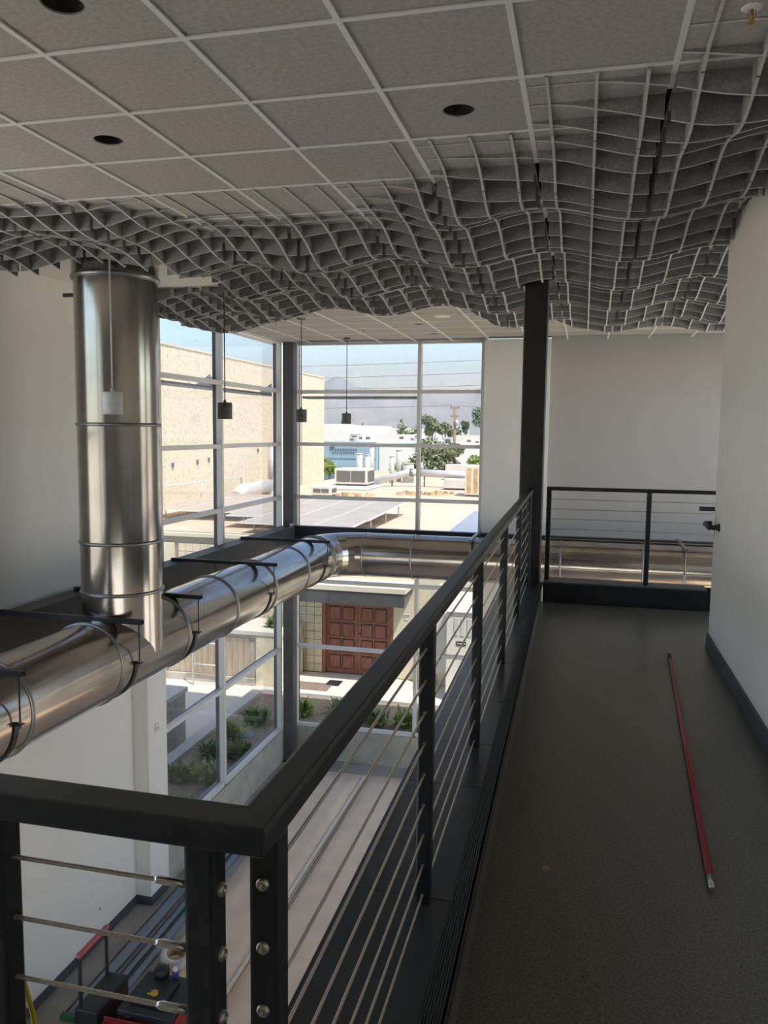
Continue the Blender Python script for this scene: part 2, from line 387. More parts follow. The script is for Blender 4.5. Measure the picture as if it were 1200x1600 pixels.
wh = empty('wall_header', (-5, YF, H), kind='structure', label='wall strip above the window walls')
bx('header', 'paint', XL-0.2, GX+0.06, 8.86, YF+0.25, H+0.001, H+0.3, parent=wh)
bx('header', 'paint', GX+0.06, -1.60, YF-0.0, YF+0.25, H+0.001, H+0.3, parent=wh)
# outside sun shelves under the top rail
for wi, args in ((w1, [(-5.50, -5.16, 8.95, 10.58, 2.16, 2.19), (-5.50, -5.16, 10.68, 12.88, 2.16, 2.19)]), (w2, [(-4.8, -2.74, YF+0.14, YF+0.50, 2.13, 2.17)])):
    for a in args: bx('sun_shelf', 'shelf', *a, parent=wi, bevel=0.005)
for y in (8.97, 10.56, 10.70, 12.86):
    MB().add([(-5.16, y-0.01, 2.14), (-5.16, y+0.01, 2.14), (-5.46, y-0.01, 2.16), (-5.46, y+0.01, 2.16), (-5.16, y-0.01, 2.36), (-5.16, y+0.01, 2.36)],
             [(0, 2, 4), (1, 5, 3), (0, 1, 3, 2), (2, 3, 5, 4), (0, 4, 5, 1)]).build('shelf_bracket', 'aluminium', w1)
# concrete sills
sl1 = bx('trim_3', 'concrete', -5.22, -4.99, 8.86, YF+0.1, LOW, -3.71, kind='structure', bevel=0.006, label='concrete sill wall under the left window wall')
sl2 = bx('trim_4', 'concrete', -4.99, -1.60, YF-0.06, YF+0.20, LOW, -3.71, kind='structure', bevel=0.006, label='concrete sill wall under the far window wall')

# ------------------------------------------------------------------ ceiling
XG = [-0.305+0.61*k for k in range(-8, 7)]       # tee lines in x
YG = [2.93+0.61*j for j in range(-3, 17)]        # tee lines in y
YBX = [(-5.3, 4.40), (-3.9, 4.45), (-3.2, 4.62), (-2.85, 4.85), (-2.5, 5.12), (-1.9, 5.12), (-1.5, 5.02), (-1.2, 4.78), (-0.9, 4.48), (-0.6, 4.20), (-0.3, 3.84), (0.0, 3.55), (0.3, 3.36), (0.6, 3.08), (0.9, 2.75), (4.0, 2.2)]
def interp(t, x):
    if x <= t[0][0]: return t[0][1]
    for (a, b), (c, d) in zip(t[:-1], t[1:]):
        if x <= c: return b+(d-b)*(x-a)/(c-a)
    return t[-1][1]
def sstep(a, b, x):
    t = min(1, max(0, (x-a)/(b-a))); return t*t*(3-2*t)
YFX = [(-5.3, 10.55), (-4.2, 10.50), (-3.4, 9.75), (-3.0, 9.35), (-1.75, 9.30), (-1.35, 9.85), (-0.95, 10.5), (-0.55, 10.75), (-0.2, 11.35), (4.0, 11.45)]
def depth(x, y):
    e = sstep(-0.02, 1.02, y-interp(YBX, x))*sstep(0.0, 0.62, interp(YFX, x)-y)
    ph = 2*PI/1.22
    return e*(0.187+0.047*math.cos(ph*(x-0.29))-0.050*(1-math.cos(ph*(y-4.92))))
ce = empty('ceiling', (-1, 6, H), kind='structure', label='suspended ceiling of grey felt tiles with a band of wavy felt baffles')
HOLES = [(-1.83, 2.62, 0.075), (-2.44, 3.85, 0.075), (-0.615, 3.85, 0.075), (-2.29, 11.15, 0.06), (-2.28, 12.25, 0.06), (0.60, 12.0, 0.06)]
tile_cache = {}
def flat_tile_mesh(wx, wy):
    k = (round(wx, 3), round(wy, 3))
    if k not in tile_cache:
        o = MB().box(-wx/2, wx/2, -wy/2, wy/2, 0, 0.016).mesh('ceiling_tile', 'felt', (0, 0, 0)); tile_cache[k] = o
    return tile_cache[k]
def is_wave(i, j):
    cx = (XG[i]+XG[i+1])/2; cy = (YG[j]+YG[j+1])/2
    for a in (0.05, 0.3, 0.55):
        for b in (0.05, 0.3, 0.55):
            if depth(XG[i]+a, YG[j]+b) > 0.012: return True
    return False
def in_open(cx, cy): return cx < -3.3 and 5.98 < cy < 7.81
for i in range(len(XG)-1):
    for j in range(len(YG)-1):
        x0, x1 = max(XG[i], XL), min(XG[i+1], XE); y0, y1 = YG[j], min(YG[j+1], YF+0.0)
        cx, cy = (x0+x1)/2, (y0+y1)/2
        if cy < 6.2:
            if x0 >= XR: continue
            x1 = min(x1, XR); cx = (x0+x1)/2
        if x1-x0 < 0.02 or y1-y0 < 0.05 or in_open(cx, cy): continue
        if XL < x1 and x0 == XL and x1-x0 < 0.03: continue
        wave = is_wave(i, j)
        if not wave:
            hole = [h for h in HOLES if x0 < h[0] < x1 and y0 < h[1] < y1]
            if hole:
                hx, hy, hr = hole[0]; m = MB(); n = 24; vs = []
                for k in range(n):
                    a = 2*PI*k/n; c, s_ = math.cos(a), math.sin(a)
                    vs.append((hx+hr*c, hy+hr*s_, H+0.006)); q = 1/max(abs(c), abs(s_))
                    ox = min(max(hx+2*c*q, x0+0.004), x1-0.004); oy = min(max(hy+2*s_*q, y0+0.004), y1-0.004)
                    # clamp the ray to the tile rectangle
                    tx = ((x1-0.004 if c > 0 else x0+0.004)-hx)/c if abs(c) > 1e-6 else 9e9
                    ty = ((y1-0.004 if s_ > 0 else y0+0.004)-hy)/s_ if abs(s_) > 1e-6 else 9e9
                    t_ = min(tx, ty); vs.append((hx+t_*c, hy+t_*s_, H+0.006)); vs.append((hx+hr*c, hy+hr*s_, H+0.05))
                fs = []
                for k in range(n):
                    l = (k+1) % n
                    fs.append((3*k, 3*k+1, 3*l+1, 3*l)); fs.append((3*k, 3*l, 3*l+2, 3*k+2))
                # corner fill
                m.add(vs, fs)
                t = m.build('ceiling_tile', 'felt', ce)
                for (qx, qy) in ((x0, y0), (x1, y0), (x1, y1), (x0, y1)): pass
                c_ = MB().lathe((hx, hy, H+0.0), (0, 0, 1), [(0.012, hr-0.002), (0.055, hr-0.002), (0.055, 0.0)], 20)
                c_.build('light_cutout', 'hole', t)
            else:
                o = bpy.data.objects.new('ceiling_tile', flat_tile_mesh(x1-x0-0.008, y1-y0-0.008)); link(o, (cx, cy, H+0.006), ce)
        else:
            t = MB().box(x0+0.011, x1-0.011, y0+0.006, y1-0.006, H, H+0.014).build('baffle_tile', 'felt', ce)
            th = 0.0070
            for k in range(3):
                # fin running along x
                yy = YG[j]+0.61*(k+0.5)/3; n = 12
                pts = [(x0+0.014+(x1-x0-0.028)*q/n) for q in range(n+1)]
                dz = [depth(px_, yy) for px_ in pts]
                if max(dz) > 0.014:
                    m = MB(); vs = []
                    for px_, d_ in zip(pts, dz):
                        d_ = max(d_, 0.004)
                        vs += [(px_, yy-th, H), (px_, yy+th, H), (px_, yy-th, H-d_), (px_, yy+th, H-d_)]
                    fs = [(0, 2, 3, 1), (4*n, 4*n+1, 4*n+3, 4*n+2)]
                    for q in range(n):
                        a, b = 4*q, 4*q+4
                        fs += [(a, b, b+2, a+2), (a+1, a+3, b+3, b+1), (a+2, b+2, b+3, a+3)]
                    m.add(vs, fs); m.m2 = 'felt_edge'; m.mi = [4+3*q for q in range(n)]; m.build('baffle_fin', 'felt_side_shaded', t)
                xx = XG[i]+0.61*(k+0.5)/3
                if not (x0 < xx < x1): continue
                pts = [(y0+0.006+(y1-y0-0.012)*q/n) for q in range(n+1)]
                dz = [depth(xx, py_) for py_ in pts]
                if max(dz) > 0.014:
                    m = MB(); vs = []
                    for py_, d_ in zip(pts, dz):
                        d_ = max(d_, 0.004)
                        vs += [(xx-th, py_, H), (xx+th, py_, H), (xx-th, py_, H-d_-0.004), (xx+th, py_, H-d_-0.004)]
                    fs = [(0, 1, 3, 2), (4*n, 4*n+2, 4*n+3, 4*n+1)]
                    for q in range(n):
                        a, b = 4*q, 4*q+4
                        fs += [(a, a+2, b+2, b), (a+1, b+1, b+3, a+3), (a+2, a+3, b+3, b+2)]
                    m.add(vs, fs); m.m2 = 'felt_edge'; m.mi = [4+3*q for q in range(n)]; m.build('baffle_fin', 'felt_side_shaded', t)
# tee bars, only where the tiles are flat or nearly so
def runs(flags):
    r = []; st = None
    for k, f in enumerate(flags+[False]):
        if f and st is None: st = k
        if not f and st is not None: r.append((st, k)); st = None
    return r
def tee_ok(x, y):
    if x > XR and y < 6.2: return False
    return XL < x < XE and YG[0] <= y < YF and not in_open(x, y) and depth(x, y) < 0.085
ST = 0.0610
for x in XG:
    for a, b in runs([tee_ok(x, YG[0]+ST*(k+0.5)) for k in range(int((YF-YG[0])/ST)+1)]):
        bx('tee_bar', 'tee', x-0.012, x+0.012, YG[0]+ST*a, min(YG[0]+ST*b, YF), H-0.002, H+0.005, parent=ce)
for y in YG:
    for a, b in runs([tee_ok(XL+ST*(k+0.5), y) for k in range(int((XE-XL)/ST)+1)]):
        bx('tee_bar', 'tee', XL+ST*a, XL+ST*b if y > 6.2 else min(XL+ST*b, XR), y-0.012, y+0.012, H-0.0015, H+0.0045, parent=ce)
# white soffit where the riser duct goes up
bx('soffit', 'soffit_white', XL, -3.33, 5.97, 7.82, H+0.0, H+0.05, parent=ce)
# ceiling behind the camera
bx('ceiling_rear', 'felt', XL, XR, YB, YG[0], H+0.004, H+0.05, parent=ce)
# ceiling devices
def sprinkler(x, y, z, label):
    s = empty('sprinkler', (x, y, z), label, 'sprinkler', 'ceiling sprinklers')
    MB().lathe((x, y, z), (0, 0, -1), [(-0.004, 0.036), (0.0, 0.036), (0.006, 0.028), (0.008, 0.0)], 18).build('escutcheon', 'tee', s)
    m = MB().tube([(x, y, z-0.006), (x, y, z-0.045)], 0.007, 8)
    m.tube([(x-0.012, y, z-0.01), (x-0.014, y, z-0.03), (x, y, z-0.045)], 0.002, 6); m.tube([(x+0.012, y, z-0.01), (x+0.014, y, z-0.03), (x, y, z-0.045)], 0.002, 6)
    m.build('head', 'brass', s)
    MB().lathe((x, y, z-0.045), (0, 0, -1), [(0, 0.014), (0.003, 0.014), (0.003, 0.0)], 12).build('deflector', 'brass', s)
sprinkler(0.512, 3.158, H, 'white ceiling sprinkler with brass head in the upper right corner')
sprinkler(0.46, 7.6, H-depth(0.46, 7.6)+0.02, 'small sprinkler poking out of the wavy baffles right of the black column')
sprinkler(-3.157, 11.42, H-0.002, 'small sprinkler in the tan flat ceiling by the far window')
rl = empty('ring_light', (-1.83, 10.42, H), 'round white ring light in the flat ceiling near the far window', 'light')
MB().lathe((-1.83, 10.42, H), (0, 0, -1), [(-0.01, 0.10), (0.004, 0.10), (0.008, 0.085), (0.0, 0.075)], 24).build('rim', 'tee', rl)
MB().lathe((-1.83, 10.42, H), (0, 0, -1), [(0.0, 0.075), (0.002, 0.0)], 24).build('lens', 'white_plastic', rl)

# ================================================================== STEEL
def hss(name, label, cat, x0, x1, y0, y1, z0, z1, m='black_steel'):
    o = empty(name, ((x0+x1)/2, (y0+y1)/2, z0), label, cat, 'black painted structural steel')
    return o
col1 = hss('steel_column', 'black square steel column at the end of the walkway railing', 'column', -0.565, -0.355, 7.47, 7.68, LOW, H)
bx('shaft', 'black_steel', -0.565, -0.355, 7.47, 7.68, LOW+0.02, H, parent=col1, bevel=0.012)
bx('base_plate', 'black_steel', -0.66, -0.26, 7.38, 7.78, LOW, LOW+0.02, parent=col1)
col2 = hss('steel_column', 'dark steel column in the corner between the two window walls', 'column', -4.985, -4.80, 12.87, 13.05, LOW, H)
bx('shaft', 'grey_steel', -4.99, -4.80, 12.93, 13.12, LOW+0.02, H-0.003, parent=col2, bevel=0.01)
bx('base_plate', 'black_steel', -4.985, -4.76, 12.88, 13.16, LOW, LOW+0.02, parent=col2)
b1 = hss('steel_beam', 'dark steel beam running along the left window wall behind the duct', 'beam', -5.08, -4.78, 0, 12.93, -0.42, -0.06)
bx('top_flange', 'grey_steel', -5.005, -4.78, YB+0.01, 12.925, -0.078, -0.06, parent=b1, bevel=0.003)
bx('web', 'grey_steel', -4.83, -4.80, YB+0.01, 12.925, -0.42, -0.078, parent=b1)
bx('bottom_flange', 'grey_steel', -5.005, -4.78, YB+0.01, 12.925, -0.438, -0.42, parent=b1, bevel=0.003)
b2 = hss('steel_beam', 'black steel beam crossing the far window wall above the horizontal duct', 'beam', -4.80, XE, 12.99, 13.1, -0.42, -0.06)
bx('top_flange', 'black_steel', -4.795, XE, 12.98, 13.115, -0.078, -0.06, parent=b2, bevel=0.003)
bx('web', 'black_steel', -4.795, XE, 13.0, 13.03, -0.42, -0.078, parent=b2)
bx('bottom_flange', 'black_steel', -4.795, XE, 12.98, 13.115, -0.438, -0.42, parent=b2, bevel=0.003)
clp = empty('beam_clamp', (-4.80, 12.86, -0.06), 'small galvanised clamp with bolts at the corner column on the beam', 'clamp')
bx('clamp_body', 'chrome', -4.83, -4.785, 12.84, 12.90, -0.06, -0.01, parent=clp, bevel=0.004)
MB().tube([(-4.795, 12.85, -0.075), (-4.795, 12.85, -0.03)], 0.008, 8).build('bolt', 'chrome', clp)

# ================================================================== DUCT
DX, DZ, DR, DY = -3.97, -0.385, 0.348, 12.28
du = empty('round_duct', (DX, 6.3, DZ-DR), 'shiny galvanised round duct with a riser, an elbow and a run along the far wall', 'duct')
NS = 48
def duct_seg(p0, p1, r=DR, name='duct_section'):
    p0 = Vector(p0); p1 = Vector(p1); L = (p1-p0).length; pr = [(0, r)]
    return MB().lathe(p0, p1-p0, [(0, r), (L*0.5, r), (L, r)], NS).build(name, 'galv', du)
def ring(p, ax, r=DR, wd=0.03, t=0.016):
    MB().lathe(p, ax, [(-wd/2, r-0.002), (-wd/2, r+t*0.5), (-wd/6, r+t), (wd/6, r+t), (wd/2, r+t*0.5), (wd/2, r-0.002)], NS).build('flange_ring', 'galv_ring', du)
RB = 0.66
yend = DY-RB
left_rings = [3.05, 4.64, 5.76, 6.92, 8.05, 9.2, 10.42, yend-0.10]
cuts = [YB+0.02]+left_rings[:3]+left_rings[3:]+[yend]
for a, b in zip(cuts[:-1], cuts[1:]): duct_seg((DX, a, DZ), (DX, b, DZ))
for y in left_rings: ring((DX, y, DZ), (0, 1, 0))
# mitred elbow, four gores
ng = 5; cxe, cye = DX+RB, yend
pts = [(cxe-RB*math.cos(PI/2*k/ng), cye+RB*math.sin(PI/2*k/ng), DZ) for k in range(ng+1)]
for k in range(ng):
    p0, p1 = Vector(pts[k]), Vector(pts[k+1])
    vs = []
    for kk in (k, k+1):
        a = PI/2*kk/ng; c = Vector((cxe, cye, DZ)); rad = Vector((-math.cos(a), math.sin(a), 0))
        for j in range(NS):
            t = 2*PI*j/NS; vs.append(c+rad*(RB+DR*math.cos(t))+Vector((0, 0, DR*math.sin(t))))
    m = MB().add(vs, [(j, (j+1) % NS, NS+(j+1) % NS, NS+j) for j in range(NS)], True)
    m.build('elbow_gore', 'galv', du)
ring((DX, yend, DZ), (0, 1, 0)); ring((cxe, DY, DZ), (1, 0, 0), wd=0.02, t=0.008)
far_rings = [-2.53, -1.42, -0.28, 0.88, 2.0]
cuts = [cxe]+far_rings+[XE-0.01]
for a, b in zip(cuts[:-1], cuts[1:]): duct_seg((a, DY, DZ), (b, DY, DZ))
for x in far_rings: ring((x, DY, DZ), (1, 0, 0), wd=0.025, t=0.010)
# riser
VX, VY = -3.965, 6.32
zc = [DZ, 0.155, 0.595, 1.615, 2.86]
duct_seg((VX, VY, zc[0]), (VX, VY, zc[1]), name='riser_section')
for a, b in zip(zc[1:-1], zc[2:]): duct_seg((VX, VY, a), (VX, VY, b), name='riser_section')
for z in zc[1:-1]: ring((VX, VY, z), (0, 0, 1), wd=0.03, t=0.014)
ring((VX, VY, 2.86), (0, 0, 1), wd=0.05, t=0.022)
MB().lathe((VX, VY, 2.86), (0, 0, 1), [(0, DR+0.012), (0.1, DR+0.012), (0.20, DR+0.012)], NS).build('collar', 'galv', du)
bx('wall_bracket', 'black_steel', -4.50, -4.345, 6.33, 6.36, 2.73, 2.76, parent=du)

# duct hangers : strut, rods, strap
def hanger(name, label, c, axis, reach0, reach1):
    """c = duct centre at the hanger, strut runs across the duct from reach0 (wall side) to reach1"""
    hx, hy, hz = c
    hg = empty('duct_hanger', (hx, hy, -0.06), label, 'hanger', 'black strut hangers holding the duct')
    z0, z1 = -0.06, -0.019
    if axis == 'y':    # duct along y, strut along x
        m = MB(); m.box(reach0, reach1, hy-0.0205, hy+0.0205, z1-0.003, z1); m.box(reach0, reach1, hy-0.0205, hy-0.0175, z0, z1-0.003); m.box(reach0, reach1, hy+0.0175, hy+0.0205, z0, z1-0.003)
        m.build('strut', 'black_steel', hg)
        rods = [(hx+DR+0.035, hy), (hx-DR-0.035, hy)]
    else:
        m = MB(); m.box(hx-0.0205, hx+0.0205, reach0, reach1, z1-0.003, z1); m.box(hx-0.0205, hx-0.0175, reach0, reach1, z0, z1-0.003); m.box(hx+0.0175, hx+0.0205, reach0, reach1, z0, z1-0.003)
        m.build('strut', 'galv_ring', hg)
        rods = [(hx, hy-DR-0.035), (hx, hy+DR+0.035)]
    for rx, ry in rods:
        MB().tube([(rx, ry, z1), (rx, ry, hz-0.02)], 0.006, 8).build('rod', 'black_steel' if axis == 'y' else 'galv_ring', hg)
        MB().tube([(rx, ry, hz-0.03), (rx, ry, hz+0.012)], 0.011, 6).build('nut', 'galv_ring', hg)
    # strap under the lower half
    pr = []; n = 24
    vs = []; wd = 0.045
    for k in range(n+1):
        a = PI+PI*k/n
        for r_, o_ in ((DR+0.002, -wd/2), (DR+0.002, wd/2), (DR+0.012, wd/2), (DR+0.012, -wd/2)):
            if axis == 'y': vs.append((hx+r_*math.cos(a), hy+o_, hz+r_*math.sin(a)))
            else: vs.append((hx+o_, hy+r_*math.cos(a), hz+r_*math.sin(a)))
    fs = []
    for k in range(n):
        for q in range(4): fs.append((4*k+q, 4*k+(q+1) % 4, 4*k+4+(q+1) % 4, 4*k+4+q))
    fs += [(3, 2, 1, 0), (4*n, 4*n+1, 4*n+2, 4*n+3)]
    m = MB().add(vs, fs, False)
    for s_ in (-1, 1):
        if axis == 'y': m.box(*sorted((hx+s_*(DR+0.002), hx+s_*(DR+0.055))), hy-wd/2, hy+wd/2, hz-0.008, hz)
        else: m.box(hx-wd/2, hx+wd/2, *sorted((hy+s_*(DR+0.002), hy+s_*(DR+0.055))), hz-0.008, hz)
    m.build('strap', 'black_steel' if axis == 'y' else 'galv_ring', hg)
for y, lb in ((4.46, 'black strut hanger at the left picture edge over the near end of the duct'), (5.95, 'long black strut hanger just in front of the riser foot'),
              (7.03, 'black strut hanger just behind the riser duct'), (9.0, 'black strut hanger mid way along the duct by the left windows'),
              (11.1, 'black strut hanger nearest the duct elbow')):
    hanger('h', lb, (DX, y, DZ), 'y', -4.95, -3.55)
hanger('h', 'grey channel hanger of the far duct seen above the walkway handrail', (-1.60, DY, DZ), 'x', 11.87, 13.05)
hanger('h', 'grey channel hanger of the far duct beside the door lever', (1.45, DY, DZ), 'x', 11.87, 13.05)

# ================================================================== RAILINGS
RT = 1.075; RTH = 0.040
CZ = [0.965-0.0935*k for k in range(9)]
def cable_run(par, p0, p1, n=2):
    m = MB().tube([p0, p1], 0.0034, 8, caps=False); return m.build('cable', 'cable', par)
def fitting(par, p, d, L=0.05, r=0.006):
    p = Vector(p); d = Vector(d); return MB().tube([p, p+d*L*0.9, p+d*L], [r, r, r*0.65], 10).build('cable_fitting', 'chrome', par)
def nut(par, p, d, r=0.0095):
    p = Vector(p); d = Vector(d).normalized()
    return MB().lathe(p, d, [(0, r), (0.004, r), (0.007, r*0.72), (0.007, r*0.35), (0.003, r*0.3), (0.003, 0)], 16).build('cable_nut', 'cable', par)
ra = empty('cable_railing', (railx(4), 4, 0.19), 'black steel railing with steel cables turning the corner along the walkway', 'railing')
YC = 0.955; YE = 7.46
rw = 0.028
xc = railx(YC)
# mitred top rail, L shaped
rp = [(xc+rw, YC-0.034), (railx(YE)+rw, YE), (railx(YE)-rw, YE), (railx(YC+0.034)-rw, YC+0.034), (-2.6, YC+0.034), (-2.6, YC-0.034)]
MB().prism(rp, RT-RTH, RT).build('top_rail', 'black_rail', ra, bevel=0.008, seg=3)
PS = 0.022
def post(par, x, y, z0=0.19, z1=RT-RTH, m='black_rail'):
    return bx('post', m, x-PS, x+PS, y-PS, y+PS, z0, z1, parent=par, bevel=0.006)
posts_y = [1.005, 2.245, 3.48, 4.78, 6.05, 7.36]
for y in posts_y: post(ra, railx(y), y)
AX = -0.482
posts_x = [AX, -0.812, -1.7, -2.55]
for x in posts_x: post(ra, x, YC)
for z in CZ:
    cable_run(ra, (railx(1.0), 1.0, z), (railx(7.36), 7.36, z))
    fitting(ra, (railx(1.03), 1.027, z), (0, 1, 0), 0.035)
    nut(ra, (railx(0.983), 1.005-PS, z), (0, -1, 0))
    cable_run(ra, (AX, YC, z), (-2.55, YC, z))
    fitting(ra, (AX-PS, YC, z), (-1, 0, 0), 0.055)
    nut(ra, (AX+PS, YC, z), (1, 0, 0))
    for y in posts_y[1:-1]:
        MB().tube([(railx(y), y-PS-0.004, z), (railx(y), y+PS+0.004, z)], 0.0055, 8).build('cable_grommet', 'galv_ring', ra)
# far railing
rb = empty('cable_railing', (0.6, 7.72, 0.192), 'black cable railing across the far end of the walkway before the grey wall', 'railing')
FY = 7.72
MB().box(-0.325, 2.45, FY-0.028, FY+0.028, RT-0.028, RT+0.006).build('top_rail', 'black_rail', rb, bevel=0.006)
for x in (-0.30, 0.60, 1.50, 2.40): post(rb, x, FY, 0.192, RT-0.028)
for z in CZ:
    cable_run(rb, (-0.30, FY, z), (2.40, FY, z)); nut(rb, (-0.30-PS, FY, z), (-1, 0, 0))

# ================================================================== PENDANTS
def pendant(x, y, label, light=False):
    zb = 1.69; hgt = 0.17; r = 0.075
    p = empty('pendant_lamp', (x, y, zb), label, 'lamp', 'cylinder pendant lamps')
    mm = 'pendant_light' if light else 'pendant_dark'
    MB().lathe((x, y, zb), (0, 0, 1), [(0.004, 0.0), (0.0, r-0.008), (0, r), (hgt*0.5, r), (hgt*0.5+0.003, r-0.002), (hgt*0.5+0.006, r), (hgt-0.006, r), (hgt, r-0.006), (hgt, 0)], 28).build('shade', mm, p)
    MB().lathe((x, y, zb+hgt), (0, 0, 1), [(0, 0.016), (0.02, 0.014), (0.03, 0.006)], 12).build('cap', mm, p)
    MB().tube([(x, y, zb+hgt), (x, y, H)], 0.006, 8).build('rod', 'pendant_dark' if not light else 'pendant_light', p)
    MB().lathe((x, y, H), (0, 0, -1), [(0, 0.06), (0.018, 0.06), (0.02, 0.0)], 20).build('canopy', mm, p)
pendant(-3.50, 5.50, 'pale grey cylinder pendant hanging in front of the riser duct', True)
pendant(-3.63, 7.76, 'dark cylinder pendant hanging before the middle mullion of the left windows')
pendant(-3.70, 10.28, 'dark cylinder pendant hanging just right of the corner column')
pendant(-3.75, 12.58, 'dark cylinder pendant farthest away before the far window')

# ================================================================== SMALL THINGS ON THE WALKWAY
pa, pb = Vector((0.652, 6.06, 0.014)), Vector((0.487, 2.85, 0.014)); d = (pb-pa).normalized()
po = empty('extension_pole', tuple((pa+pb)/2), 'long thin red pole lying on the walkway floor', 'pole')
MB().tube([pa+d*0.22, pb-d*0.08], 0.0125, 12).build('shaft', 'red_pole', po)
MB().tube([pa+d*0.07, pa+d*0.22], [0.011, 0.0135], 12).build('black_collar', 'plastic_black', po)
MB().tube([pa-d*0.03, pa+d*0.07], [0.005, 0.009], 10).build('tip', 'chrome', po)
MB().tube([pb-d*0.08, pb-d*0.015, pb], [0.0135, 0.012, 0.008], 12).build('end_cap', 'chrome', po)
pl_ = empty('floor_plug', (-0.083, 2.86, 0), 'tiny brass disc lying on the dark walkway floor', 'disc')
MB().lathe((-0.083, 2.86, 0.0), (0, 0, 1), [(0, 0.016), (0.003, 0.016), (0.004, 0.010), (0.003, 0.005), (0.003, 0)], 16).build('disc', 'brass', pl_)
lv = empty('door_lever', (XR, 6.10, 0.93), 'black door lever with a key ring hanging near the end of the right wall', 'lever')
MB().lathe((XR, 6.06, 0.93), (-1, 0, 0), [(0, 0.028), (0.010, 0.028), (0.012, 0.02), (0.05, 0.013)], 18).build('rose', 'plastic_black', lv)
MB().tube([(XR-0.035, 6.06, 0.93), (XR-0.066, 6.07, 0.93), (XR-0.070, 6.10, 0.93), (XR-0.070, 6.26, 0.935), (XR-0.055, 6.29, 0.935), (XR-0.02, 6.29, 0.935)], 0.018, 10).build('handle', 'plastic_black', lv)
MB().tube([(XR-0.05+0.014*math.cos(t*PI/6), 6.20, 0.905+0.014*math.sin(t*PI/6)) for t in range(13)], 0.0018, 6).build('key_ring', 'chrome', lv)
MB().box(XR-0.020, XR-0.016, 6.15, 6.17, 0.85, 0.905).build('key', 'brass', lv, bevel=0.001)
lv2 = empty('door_lever', (XR+0.02, 6.36, 1.0), 'upper black lever end sticking out past the corner of the right wall', 'lever')
MB().lathe((XR+0.06, 6.31, 1.035), (0, 1, 0), [(0, 0.026), (0.01, 0.026), (0.05, 0.012)], 16).build('rose', 'plastic_black', lv2)
MB().tube([(XR+0.06, 6.355, 1.035), (XR+0.05, 6.37, 1.035), (XR-0.10, 6.375, 1.035)], 0.016, 10).build('handle', 'plastic_black', lv2)

# wall devices
sn = empty('wall_sensor', (-4.98, 8.60, -2.10), 'small grey sensor box on the white pilaster beside the lower window', 'sensor')
bx('housing', 'white_plastic', -4.98, -4.955, 8.57, 8.63, -2.12, -2.02, parent=sn, bevel=0.006)
MB().lathe((-4.955, 8.60, -2.07), (1, 0, 0), [(0, 0.022), (0.008, 0.02), (0.014, 0.0)], 14).build('lens', 'pendant_light', sn)
ot = empty('wall_outlet', (XL, 7.64, -3.93), 'white outlet plate low on the white lower wall', 'outlet')
bx('plate', 'white_plastic', XL, XL+0.006, 7.605, 7.675, -3.935, -3.82, parent=ot, bevel=0.002)
bx('socket', 'plastic_black', XL+0.006, XL+0.007, 7.63, 7.65, -3.89, -3.865, parent=ot)

# ================================================================== LOWER FLOOR
for k, (x0, x1, lb) in enumerate(((-4.30, -3.42, 'leftmost tan paper sheet covering the lower floor'), (-3.42, -2.56, 'second tan paper sheet covering the lower floor'), (-2.56, -1.70, 'third tan paper sheet covering the lower floor'), (-1.70, -0.80, 'tan paper sheet under the walkway edge'), (-0.80, 0.10, 'tan paper sheet added to bounce light right of the black column base'), (0.10, 1.0, 'tan paper sheet added to bounce light under the corridor'), (1.0, 1.9, 'tan paper sheet added to bounce light far right on the lower floor'), (1.9, 2.8, 'tan paper sheet added to bounce light nearest the added right side windows'))):  # sheets right of the walkway edge are added to bounce light upward
    ps = empty('floor_paper', ((x0+x1)/2, 6, LOW), lb, 'paper', 'tan floor protection paper')
    ye = 12.72 + 0.03*((k*7) % 3)
    n = 40; vs = []; 
    for q in range(n+1):
        y = -4.5+(ye+4.5)*q/n
        for r_ in range(5):
            x = x0+(x1-x0)*r_/4
            vs.append((x, y, LOW+0.004+0.006*(0.5+0.5*math.sin(3.1*y+2.3*x+k))*(1 if 0 < r_ < 4 else 0.2)+0.002*k))
    fs = [(q*5+r_, q*5+r_+1, q*5+r_+6, q*5+r_+5) for q in range(n) for r_ in range(4)]
    m = MB().add(vs, fs, True); o = m.build('sheet', 'paper', ps)
    o.modifiers.new('thick', 'SOLIDIFY').thickness = 0.0015
    if k < 7:
        MB().box(x1-0.025, x1+0.025, -4.5, ye-0.02, LOW+0.012+0.002*k, LOW+0.0145+0.002*k).build('seam_tape', 'paper_tape', ps)
# aluminium lengths lying along the wall
for x0, x1, y0, y1, lb in ((-4.83, -4.70, 6.50, 9.9, 'pale flat aluminium length lying nearest the white lower wall'), (-4.62, -4.55, 6.9, 10.3, 'narrow aluminium length lying beside the paper edge'), (-4.50, -4.42, 7.0, 10.6, 'dark blue edged aluminium length along the paper edge')):
    t = empty('aluminium_length', ((x0+x1)/2, y0, LOW), lb, 'extrusion', 'aluminium lengths on the floor')
    m = MB().box(x0, x1, y0, y1, LOW, LOW+0.03); m.build('profile', 'alu_blue', t, bevel=0.003)
    bx('lip', 'baseboard', x0-0.006, x0, y0, y1, LOW, LOW+0.045, parent=t)
    if x0 < -4.8: bx('end_cap', 'plastic_green', x0-0.02, x1+0.02, y0-0.06, y0, LOW, LOW+0.06, parent=t, bevel=0.006)
